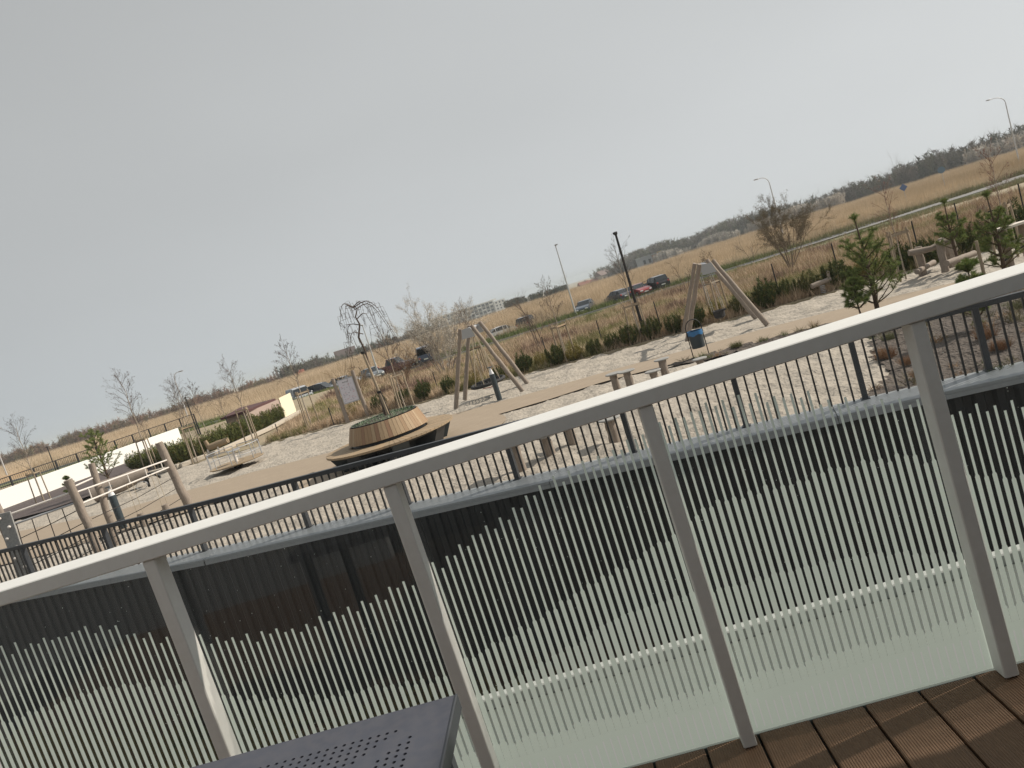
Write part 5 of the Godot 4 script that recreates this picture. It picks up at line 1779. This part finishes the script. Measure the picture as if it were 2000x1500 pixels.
# ---------------------------------------------------------------- road, cars, lamps, buildings
func road_z(x: float) -> float:
	return -86.5 - 0.0035 * pow(maxf(x - 22.0, 0.0), 2.0) * (1.0 if x < 80.0 else 1.0) - 0.02 * minf(x, 0.0)

func build_road() -> void:
	var g := MB.new(); var e := MB.new()
	var prev := []
	for i in 91:
		var x := -130.0 + 2.6 * i
		var z := road_z(x)
		var w := 1.0 + 2.9 * smoothstep(33.0, 62.0, x)
		var now := [Vector3(x, meadow_y(x, z) + 0.12, z + w), Vector3(x, meadow_y(x, z) + 0.12, z - w), Vector3(x, meadow_y(x, z) + 0.125, z - w + 0.1), Vector3(x, meadow_y(x, z) + 0.125, z - w - 0.18)]
		if i > 0:
			if x > 29.0:
				g.quad(prev[0], prev[1], now[1], now[0], Vector3.UP)
			e.quad(prev[2] + Vector3(0, 0.1, 0), prev[3] + Vector3(0, 0.1, 0), now[3] + Vector3(0, 0.1, 0), now[2] + Vector3(0, 0.1, 0), Vector3.UP)
			e.quad(prev[2] + Vector3(0, 0.1, 0), prev[2] - Vector3(0, 0.1, 0), now[2] - Vector3(0, 0.1, 0), now[2] + Vector3(0, 0.1, 0), Vector3.BACK)
		prev = now
	struct("road", g, M.asphalt)
	struct("road_kerb", e, M.concrete)

func car(called: String, label: String, paint: Color, at: Vector3, turn: float, kind: String) -> void:
	var t := thing(called, label, "van" if kind == "van" else ("pickup" if kind == "pickup" else "car"), at, turn, "vehicles parked along the road")
	var m := StandardMaterial3D.new()
	m.albedo_color = paint.linear_to_srgb()
	m.roughness = 0.35
	m.metallic = 0.25
	m.clearcoat_enabled = true
	m.clearcoat = 0.8
	m.clearcoat_roughness = 0.08
	var L := 4.2; var W := 1.76; var H := 1.46; var belt := 0.92
	var prof := []   # z (front is positive), hood or belt height, roof height (equal where there is no roof), half width
	match kind:
		"hatch":
			prof = [[2.1, 0.62, 0.0, 0.74], [1.95, 0.76, 0.0, 0.83], [1.1, 0.95, 0.0, 0.87], [0.98, 0.96, 0.97, 0.87], [0.25, 0.95, 1.40, 0.88], [-0.3, 0.96, 1.46, 0.88], [-1.3, 0.98, 1.38, 0.87], [-1.9, 1.0, 1.02, 0.85], [-2.08, 0.72, 0.0, 0.8]]
		"suv":
			H = 1.68
			prof = [[2.2, 0.7, 0.0, 0.8], [2.08, 0.92, 0.0, 0.88], [1.1, 1.07, 0.0, 0.92], [1.0, 1.08, 1.09, 0.92], [0.35, 1.06, 1.62, 0.93], [-0.4, 1.06, 1.68, 0.93], [-1.7, 1.08, 1.62, 0.92], [-2.1, 1.1, 1.14, 0.9], [-2.22, 0.8, 0.0, 0.86]]
		"van":
			H = 2.0
			prof = [[2.3, 0.75, 0.0, 0.82], [2.2, 1.0, 0.0, 0.9], [1.75, 1.12, 0.0, 0.94], [1.65, 1.13, 1.14, 0.94], [1.05, 1.12, 1.86, 0.95], [0.4, 1.12, 2.0, 0.95], [-2.0, 1.12, 1.98, 0.95], [-2.28, 1.13, 1.86, 0.94], [-2.34, 0.7, 0.0, 0.92]]
		"pickup":
			H = 1.75
			prof = [[2.4, 0.75, 0.0, 0.82], [2.28, 0.95, 0.0, 0.9], [1.2, 1.06, 0.0, 0.92], [1.1, 1.07, 1.08, 0.92], [0.6, 1.05, 1.70, 0.92], [-0.4, 1.05, 1.75, 0.92], [-0.75, 1.06, 1.10, 0.92], [-0.8, 1.06, 0.0, 0.92], [-2.4, 1.06, 0.0, 0.9]]
	var g := MB.new()
	for i in prof.size() - 1:
		var a: Array = prof[i]; var b: Array = prof[i + 1]
		for s in [-1.0, 1.0]:
			var pa := [Vector3(s * a[3] * 0.94, 0.22, a[0]), Vector3(s * a[3], 0.5, a[0]), Vector3(s * a[3] * 0.97, a[1], a[0])]
			var pb := [Vector3(s * b[3] * 0.94, 0.22, b[0]), Vector3(s * b[3], 0.5, b[0]), Vector3(s * b[3] * 0.97, b[1], b[0])]
			g.quad(pa[0], pa[1], pb[1], pb[0], Vector3(s, 0, 0))
			g.quad(pa[1], pa[2], pb[2], pb[1], Vector3(s, 0, 0))
		g.quad(Vector3(-a[3] * 0.97, a[1], a[0]), Vector3(a[3] * 0.97, a[1], a[0]), Vector3(b[3] * 0.97, b[1], b[0]), Vector3(-b[3] * 0.97, b[1], b[0]), Vector3.UP)
		g.quad(Vector3(-a[3] * 0.94, 0.22, a[0]), Vector3(a[3] * 0.94, 0.22, a[0]), Vector3(b[3] * 0.94, 0.22, b[0]), Vector3(-b[3] * 0.94, 0.22, b[0]), Vector3.DOWN)
	for e in [0, prof.size() - 1]:
		var a: Array = prof[e]
		var d := Vector3(0, 0, 1 if e == 0 else -1)
		g.quad(Vector3(-a[3] * 0.94, 0.22, a[0]), Vector3(a[3] * 0.94, 0.22, a[0]), Vector3(a[3] * 0.97, a[1], a[0]), Vector3(-a[3] * 0.97, a[1], a[0]), d)
	# roof skin and pillars
	var top := []
	for q in prof:
		if q[2] > q[1] + 0.25:
			top.append(q)
	for i in top.size() - 1:
		var a: Array = top[i]; var b: Array = top[i + 1]
		g.quad(Vector3(-a[3] * 0.74, a[2] + 0.012, a[0]), Vector3(a[3] * 0.74, a[2] + 0.012, a[0]), Vector3(b[3] * 0.74, b[2] + 0.012, b[0]), Vector3(-b[3] * 0.74, b[2] + 0.012, b[0]), Vector3.UP)
		for s in [-1.0, 1.0]:
			g.quad(Vector3(s * a[3] * 0.74, a[2] + 0.012, a[0]), Vector3(s * a[3] * 0.78, a[2] - 0.06, a[0]), Vector3(s * b[3] * 0.78, b[2] - 0.06, b[0]), Vector3(s * b[3] * 0.74, b[2] + 0.012, b[0]), Vector3(s, 0.5, 0))
	var gl := MB.new()
	for i in prof.size() - 1:
		var a: Array = prof[i]; var b: Array = prof[i + 1]
		if a[2] <= 0.0 or b[2] <= 0.0:
			continue
		for s in [-1.0, 1.0]:
			gl.quad(Vector3(s * a[3] * 0.95, a[1], a[0]), Vector3(s * a[3] * 0.765, maxf(a[2] - 0.02, a[1]), a[0]), Vector3(s * b[3] * 0.765, maxf(b[2] - 0.02, b[1]), b[0]), Vector3(s * b[3] * 0.95, b[1], b[0]), Vector3(s, 0, 0))
		gl.quad(Vector3(-a[3] * 0.765, a[2] - 0.01, a[0]), Vector3(a[3] * 0.765, a[2] - 0.01, a[0]), Vector3(b[3] * 0.765, b[2] - 0.01, b[0]), Vector3(-b[3] * 0.765, b[2] - 0.01, b[0]), Vector3.UP)
		for s in [-1.0, 1.0]:
			if a[2] > a[1] + 0.3:
				g.tube([Vector3(s * a[3] * 0.955, a[1], a[0]), Vector3(s * a[3] * 0.775, a[2], a[0])], [0.035], 5, false)
	# screen pillars
	for i in [2, prof.size() - 2]:
		pass
	obj("body", g, m, t)
	obj("windows", gl, M.car_glass, t)
	var wheel := MB.new()
	wheel.lathe([Vector2(0.16, -0.1), Vector2(0.31, -0.1), Vector2(0.33, -0.07), Vector2(0.33, 0.07), Vector2(0.31, 0.1), Vector2(0.2, 0.1), Vector2(0.19, 0.06), Vector2(0.0, 0.07)], 16)
	var rim := MB.new()
	rim.lathe([Vector2(0.2, 0.095), Vector2(0.12, 0.085), Vector2(0.0, 0.09)], 12)
	var wm := wheel.mesh(); var rm := rim.mesh()
	for s in [-1.0, 1.0]:
		for z in [prof[0][0] - 0.78, prof[-1][0] + 0.78]:
			var o := obj("wheel", wm, M.tyre, t)
			o.position = Vector3(s * 0.80, 0.33, z)
			o.rotation.z = -s * PI / 2
			obj("rim", rm, M.galvanised, o)
	for s in [-1.0, 1.0]:
		var a: Array = prof[0]
		var f := MB.new()
		f.box(Vector3(s * 0.58, a[1] - 0.04, a[0] - 0.02), Vector3(0.34, 0.15, 0.12), Basis(Vector3.UP, s * 0.25), 0.03)
		obj("headlight", f, M.lamp_clear, t)
		var b: Array = prof[-1]
		var r := MB.new()
		r.box(Vector3(s * 0.68, b[1] + 0.08, b[0] + 0.05), Vector3(0.2, 0.22, 0.12), Basis(), 0.03)
		obj("tail_light", r, M.lamp_red, t)
		var mi := MB.new()
		mi.ball(Vector3(s * (a[3] + 0.2), prof[3][1] + 0.06, prof[3][0] - 0.35), Vector3(0.11, 0.08, 0.07), 8, 5)
		obj("mirror", mi, m, t)
	for e in [0, prof.size() - 1]:
		var a: Array = prof[e]
		var d := 1.0 if e == 0 else -1.0
		var p := MB.new()
		p.box(Vector3(0, 0.42 if e == 0 else 0.6, a[0] + d * 0.012), Vector3(0.5, 0.12, 0.02))
		obj("number_plate", p, M.plate, t)
		var bp := MB.new()
		bp.box(Vector3(0, 0.3, a[0] + d * 0.005), Vector3(1.5, 0.14, 0.08), Basis(), 0.02)
		obj("bumper", bp, M.black, t)

func build_cars() -> void:
	var y := -1.28
	car("parked_van", "pale silver van parked beside the cream shed wall", Color(0.55, 0.57, 0.6), Vector3(-21.6, y, -80.6), 0.5, "van")
	car("parked_car", "silver car parked between the pale van and the dark car", Color(0.42, 0.46, 0.52), Vector3(-22.6, y, -88.5), 1.2, "hatch")
	car("parked_car", "dark navy car parked left of the notice board", Color(0.018, 0.018, 0.028), Vector3(-19.6, y, -82.3), 1.35, "suv")
	car("parked_car", "silver car parked half hidden behind the notice board post", Color(0.4, 0.42, 0.45), Vector3(-18.2, y, -88.2), 1.3, "hatch")
	car("parked_car", "grey car parked behind the weeping tree trunk", Color(0.16, 0.18, 0.2), Vector3(-15.0, y, -88.3), 0.5, "hatch")
	car("parked_pickup", "dark red pickup parked behind the thin birch at the planter", Color(0.13, 0.02, 0.025), Vector3(-12.3, y, -88.2), 1.25, "pickup")
	car("parked_van", "dark blue van parked left of the blossoming bush", Color(0.02, 0.035, 0.075), Vector3(-8.6, y, -88.6), 3.25, "van")
	car("parked_car", "white car parked right of the nest swing frame", Color(0.6, 0.6, 0.6), Vector3(0.95, y, -92.4), 1.95, "hatch")
	car("parked_car", "dark car parked behind the bare sapling", Color(0.02, 0.022, 0.026), Vector3(4.0, y, -94.0), 2.8, "suv")
	car("parked_car", "blue grey car parked right of the white street lamp", Color(0.05, 0.075, 0.11), Vector3(11.0, y, -91.3), -0.35, "hatch")
	car("parked_car", "navy car parked left of the red car", Color(0.035, 0.04, 0.06), Vector3(15.0, y, -91.2), 3.5, "hatch")
	car("parked_car", "red car parked beside the black lamp post", Color(0.3, 0.035, 0.04), Vector3(17.45, y, -90.6), 0.25, "hatch")
	car("parked_car", "black car with open door parked rightmost in the row", Color(0.012, 0.012, 0.016), Vector3(19.75, y, -90.9), 3.3, "suv")
	var d := MB.new()
	d.box(Vector3(-1.35, 0.72, 0.55), Vector3(0.9, 0.85, 0.06), Basis(), 0.02)
	d.tube([Vector3(-0.95, 1.1, 0.55), Vector3(-1.1, 1.5, 0.55), Vector3(-1.7, 1.45, 0.55), Vector3(-1.8, 1.12, 0.55)], [0.03], 5)
	var car_ := get_node("parked_car_009") as Node3D
	var o := obj("open_door", d, plain(0.012, 0.012, 0.016, 0.3), car_)
	o.rotation.y = PI
	o.position.z = 0.2

func street_lamp(label: String, at: Vector3, h: float, arm: float, turn: float, dark := false) -> void:
	var t := thing("street_lamp", label, "street lamp", at, turn, "black lamps" if dark else "white street lamps along the road")
	var m: Material = M.black if dark else M.lamp_pole
	var g := MB.new()
	if arm > 0.0:
		var pts := [Vector3.ZERO, Vector3(0, h * 0.5, 0), Vector3(0, h - 1.3, 0)]
		for i in 6:
			var a := PI * 0.5 * i / 5.0
			pts.append(Vector3(arm * 0.75 * (1.0 - cos(a)), h - 1.0 + sin(a), 0))
		pts.append(Vector3(arm, h + 0.02, 0))
		g.tube(pts, [0.1, 0.085, 0.065, 0.055, 0.05, 0.05, 0.045, 0.045, 0.04, 0.04], 10)
	else:
		g.tube([Vector3.ZERO, Vector3(0, h * 0.5, 0), Vector3(0, h, 0)], [0.06 if dark else 0.1, 0.05 if dark else 0.08, 0.04 if dark else 0.055], 10)
	obj("pole", g, m, t)
	var hd := MB.new()
	if dark:
		hd.lathe([Vector2(0.05, h - 0.02), Vector2(0.075, h + 0.02), Vector2(0.075, h + 0.09), Vector2(0.0, h + 0.1)], 14)
		hd.box(Vector3(-0.05, h + 0.05, 0.05), Vector3(0.1, 0.08, 0.12), Basis(), 0.02)
	else:
		hd.ball(Vector3(arm + (0.32 if arm > 0.0 else 0.0), h + 0.02, 0.0 if arm > 0.0 else 0.25), Vector3(0.42, 0.09, 0.16) if arm > 0.0 else Vector3(0.16, 0.09, 0.42), 12, 6)
	obj("lamp_head", hd, M.black if dark else M.galvanised, t)
	var bs := MB.new()
	bs.lathe([Vector2(0.14, 0.0), Vector2(0.14, 0.4), Vector2(0.09, 0.45)], 12)
	obj("base", bs, m, t)

func build_lamps() -> void:
	street_lamp("tall curved white street lamp at the right edge", Vector3(77.2, -1.5, -108.2), 11.0, 1.9, PI)
	street_lamp("curved white street lamp above the large bare bush", Vector3(42.0, -1.5, -106.8), 10.0, 1.3, PI)
	street_lamp("straight white street lamp left of the black lamp post", Vector3(9.45, -1.4, -88.9), 8.6, 0.0, 0.3)
	street_lamp("straight white street lamp behind the weeping tree", Vector3(-14.0, -1.4, -86.6), 6.4, 0.0, 0.0)
	street_lamp("curved white street lamp above the left hedge", Vector3(-45.5, -1.2, -110.0), 8.2, 0.9, 0.0)
	street_lamp("white street lamp at the left edge of the photo", Vector3(-66.0, -1.2, -100.0), 7.7, 0.9, 0.0)
	street_lamp("tall slim black lamp post at the far edge of the sand", Vector3(5.1, 0, -27.6), 3.9, 0.0, 0.0, true)
	street_lamp("black lamp behind the white wall at the left", Vector3(-41.9, -0.8, -70.0), 3.3, 0.0, 0.0, true)
	street_lamp("black lamp behind the hedge right of the white wall", Vector3(-24.5, -0.6, -60.0), 3.6, 0.0, 0.0, true)
	var t := thing("road_sign", "round blue road sign on a grey post beyond the road", "road sign", Vector3(63.4, -1.5, -103.5), -0.4)
	var g := MB.new()
	g.tube([Vector3.ZERO, Vector3(0, 3.9, 0)], [0.035], 8)
	obj("post", g, M.galvanised, t)
	g = MB.new()
	g.lathe([Vector2(0.0, 0.0), Vector2(0.45, 0.0), Vector2(0.45, 0.03), Vector2(0.0, 0.03)], 24, Transform3D(Basis(Vector3.RIGHT, PI / 2), Vector3(0, 3.75, 0.04)))
	obj("sign_plate", g, plain(0.12, 0.19, 0.26, 0.5), t)
	t = thing("road_sign", "square blue road sign behind the reddish birch", "road sign", Vector3(56.5, -1.4, -101.0), -0.3)
	g = MB.new()
	g.tube([Vector3.ZERO, Vector3(0, 3.3, 0)], [0.035], 8)
	obj("post", g, M.galvanised, t)
	g = MB.new()
	g.box(Vector3(0, 2.95, 0.05), Vector3(0.72, 0.72, 0.03), Basis(Vector3.BACK, 0.785), 0.01)
	obj("sign_plate", g, plain(0.09, 0.15, 0.30, 0.5), t)

func house(called: String, label: String, at: Vector3, size: Vector3, roof_h: float, turn: float, wall: Color, roof: Color, windows: int, flat := false) -> void:
	var t := thing(called, label, "building", at, turn)
	var g := MB.new()
	g.box(Vector3(0, size.y * 0.5, 0), size)
	obj("wall", g, plain(wall.r, wall.g, wall.b, 0.9), t)
	var r := MB.new()
	if flat:
		r.box(Vector3(0, size.y + roof_h * 0.5, 0), Vector3(size.x + 0.6, roof_h, size.z + 0.6))
	else:
		r.prism(PackedVector2Array([Vector2(-size.z * 0.5 - 0.5, -0.15), Vector2(size.z * 0.5 + 0.5, -0.15), Vector2(0, roof_h)]), Transform3D(Basis(Vector3.BACK, Vector3.UP, Vector3.LEFT), Vector3(size.x * 0.5 + 0.4, size.y, 0)), size.x + 0.8)
	var ro := obj("roof", r, plain(roof.r, roof.g, roof.b, 0.85), t)
	if not flat:
		var c := MB.new()
		c.box(Vector3(size.x * 0.22, roof_h * 0.95 + size.y, 0.4), Vector3(0.6, 1.3, 0.6))
		obj("chimney", c, M.concrete, ro)
	for i in windows:
		var w := MB.new()
		var x := (i + 0.5) / windows * size.x - size.x * 0.5
		w.box(Vector3(x, size.y * 0.5, size.z * 0.5 + 0.01), Vector3(size.x / windows * 0.45, size.y * 0.4, 0.06))
		obj("window", w, M.car_glass, t)

func build_buildings() -> void:
	# white garden wall and the dark fence behind it
	var wall := thing("garden_wall", "long bright white garden wall behind the mulch bed at the left", "wall")
	var a := Vector3(-36.4, 0, -24.5); var b := Vector3(-24.3, 0, -56.2)
	var d := (b - a).normalized()
	var bs := Basis(d, Vector3.UP, d.cross(Vector3.UP))
	var g := MB.new()
	g.box((a + b) * 0.5 + Vector3(0, 0.3, 0), Vector3(a.distance_to(b), 1.62, 0.25), bs, 0.01)
	obj("wall", g, M.white_wall, wall)
	var fence := thing("garden_fence", "dark panel fence on posts behind the white garden wall", "fence")
	var fa := a + bs.z * -0.9; var fb := b + d * 3.0 + bs.z * -0.9
	if bs.z.x > 0.0:
		pass
	else:
		fa = a - bs.z * -0.9; fb = b + d * 3.0 - bs.z * -0.9
	var n := 24
	var pm := MB.new(); pm.box(Vector3(0, 0.55, 0), Vector3(0.09, 2.3, 0.07))
	var pmm := pm.mesh()
	for i in n + 1:
		var o := obj("post", pmm, M.black, fence)
		o.position = fa.lerp(fb, float(i) / n)
		o.basis = bs
	for y in [1.68, 1.05]:
		g = MB.new()
		g.box((fa + fb) * 0.5 + Vector3(0, y, 0), Vector3(fa.distance_to(fb), 0.05, 0.05), bs)
		obj("rail", g, M.black, fence)
	g = MB.new()
	for i in n * 12:
		g.box(fa.lerp(fb, (i + 0.5) / (n * 12.0)) + Vector3(0, 0.9, 0), Vector3(0.012, 1.6, 0.012), bs)
	var bo := obj("thin_bars", g, M.black, fence)
	bo.set_meta("kind", "stuff")
	# shed with the cream end wall
	var shed := thing("garden_shed", "low shed with bright cream end wall and dark red flat roof", "shed", Vector3(-13.55, -0.55, -47.5))
	g = MB.new()
	g.prism(PackedVector2Array([Vector2(0, 0), Vector2(-0.55, 4.6), Vector2(-1.7, 4.4), Vector2(-3.4, -3.4)]), Transform3D(Basis(Vector3.RIGHT, Vector3.BACK, Vector3.UP), Vector3(0, -0.4, 1.6)), 2.2)
	obj("wall", g, plain(0.40, 0.31, 0.27, 0.9), shed)
	g = MB.new()
	g.quad(Vector3(0.05, -0.4, 1.65), Vector3(-0.15, -0.4, -1.75), Vector3(-0.15, 1.88, -1.75), Vector3(0.05, 1.88, 1.65), Vector3.RIGHT)
	obj("cream_end_wall", g, plain(0.78, 0.72, 0.55, 0.9), shed)
	g = MB.new()
	g.prism(PackedVector2Array([Vector2(-0.2, -0.1), Vector2(-0.45, 4.9), Vector2(-1.9, 4.7), Vector2(-3.6, -3.6)]), Transform3D(Basis(Vector3.RIGHT, Vector3.BACK, Vector3.UP), Vector3(0, 1.80, 1.6)), 0.12)
	obj("roof", g, plain(0.085, 0.035, 0.035, 0.8), shed)
	# the hotel
	var h := thing("hotel_building", "white four storey hotel with rows of balconies on the horizon", "building", Vector3(-18.0, -6.2, -700), 0.0)
	g = MB.new()
	g.box(Vector3(-6.0, 6.6, -8), Vector3(60.0, 13.2, 14.0))
	obj("wall", g, plain(0.55, 0.55, 0.53, 0.9), h)
	g = MB.new()
	g.box(Vector3(-6.0, 13.5, -7.6), Vector3(61.0, 0.7, 15.5))
	obj("roof", g, M.white_wall, h)
	g = MB.new()
	g.box(Vector3(29.2, 6.0, -8), Vector3(10.5, 12.0, 16.0))
	g.box(Vector3(24.0, 13.6, -8), Vector3(6.0, 1.6, 12.0))
	obj("end_block", g, M.white_wall, h)
	g = MB.new()
	g.box(Vector3(36.4, 3.6, -8), Vector3(4.0, 7.2, 12.0))
	obj("side_wing", g, plain(0.4, 0.4, 0.39, 0.9), h)
	var pane := MB.new(); pane.box(Vector3.ZERO, Vector3(2.5, 2.0, 0.2))
	var pane_mesh := pane.mesh()
	var rail := MB.new(); rail.box(Vector3.ZERO, Vector3(3.2, 0.9, 0.12)); rail.box(Vector3(0, -0.5, -0.8), Vector3(3.3, 0.18, 1.7))
	var rail_mesh := rail.mesh()
	var fin := MB.new(); fin.box(Vector3.ZERO, Vector3(0.35, 12.6, 1.7))
	var fin_mesh := fin.mesh()
	var blue := plain(0.05, 0.065, 0.08, 0.5)
	for i in 16:
		var x := -34.0 + i * 3.7
		var f := obj("balcony_fin", fin_mesh, M.white_wall, h)
		f.position = Vector3(x - 1.85, 6.5, -0.2)
		for k in 4:
			var o := obj("window", pane_mesh, blue, h)
			o.position = Vector3(x, 1.9 + 3.2 * k, -0.92)
			var r := obj("balcony", rail_mesh, M.concrete if (i + k) % 3 else M.white_wall, h)
			r.position = Vector3(x, 1.0 + 3.2 * k, 0.6)
	for k in 4:
		for x in [26.2, 29.4, 32.4]:
			var o := obj("window", pane_mesh, blue, h)
			o.position = Vector3(x, 1.9 + 2.8 * k, 0.05)
			o.scale = Vector3(0.55, 0.7, 1)
	# houses on the horizon
	house("house", "dark grey house with a steep roof left of the weeping tree", Vector3(-64.0, -2.6, -330), Vector3(8.5, 3.0, 8), 3.6, 0.2, Color(0.2, 0.17, 0.16), Color(0.10, 0.075, 0.07), 3)
	house("house", "low house with an orange red roof at the end of the left treeline", Vector3(-79.0, -2.6, -300), Vector3(6.0, 2.0, 6), 1.8, 0.1, Color(0.3, 0.22, 0.18), Color(0.27, 0.085, 0.05), 2)
	house("house", "long pale pink house between red roof and dark house", Vector3(-74.5, -3.0, -330), Vector3(7.5, 2.4, 6), 1.2, 0.1, Color(0.42, 0.34, 0.32), Color(0.28, 0.22, 0.21), 3)
	house("house", "small red brick house right of the white street lamp", Vector3(63.5, -5.0, -500), Vector3(6.5, 3.2, 6), 2.0, 0.2, Color(0.3, 0.11, 0.07), Color(0.22, 0.09, 0.06), 2)
	house("house", "orange walled house beside the small red brick house", Vector3(70.0, -5.2, -500), Vector3(5.5, 3.4, 6), 1.6, -0.1, Color(0.42, 0.2, 0.11), Color(0.25, 0.10, 0.07), 2)
	house("house", "house with grey roof and cream gable on the horizon", Vector3(77.0, -4.6, -500), Vector3(7.5, 5.0, 7), 3.0, 0.5, Color(0.5, 0.43, 0.36), Color(0.20, 0.15, 0.14), 2)
	house("house", "long low pale building before the far houses", Vector3(76.0, -5.2, -480), Vector3(14.0, 2.0, 5), 0.8, 0.0, Color(0.5, 0.46, 0.43), Color(0.42, 0.38, 0.36), 5)
	house("greenhouse", "white greenhouse left of the grey hall", Vector3(91.5, -4.6, -498), Vector3(14.0, 4.2, 8), 1.8, 0.1, Color(0.62, 0.62, 0.58), Color(0.66, 0.66, 0.62), 6)
	house("industrial_hall", "grey hall with dark doors below the wooded ridge", Vector3(97.5, -2.6, -455), Vector3(10.0, 6.0, 9), 0.4, 0.15, Color(0.28, 0.30, 0.32), Color(0.33, 0.35, 0.36), 3, true)
	house("yellow_building", "yellow and orange building right of the grey hall", Vector3(106.5, -2.4, -450), Vector3(6.0, 6.2, 7), 0.4, 0.1, Color(0.55, 0.42, 0.12), Color(0.4, 0.3, 0.12), 2, true)
	house("terracotta_building", "terracotta coloured building between grey hall and yellow building", Vector3(102.2, -2.6, -448), Vector3(3.6, 5.2, 6), 0.4, 0.1, Color(0.36, 0.17, 0.09), Color(0.3, 0.15, 0.09), 1, true)
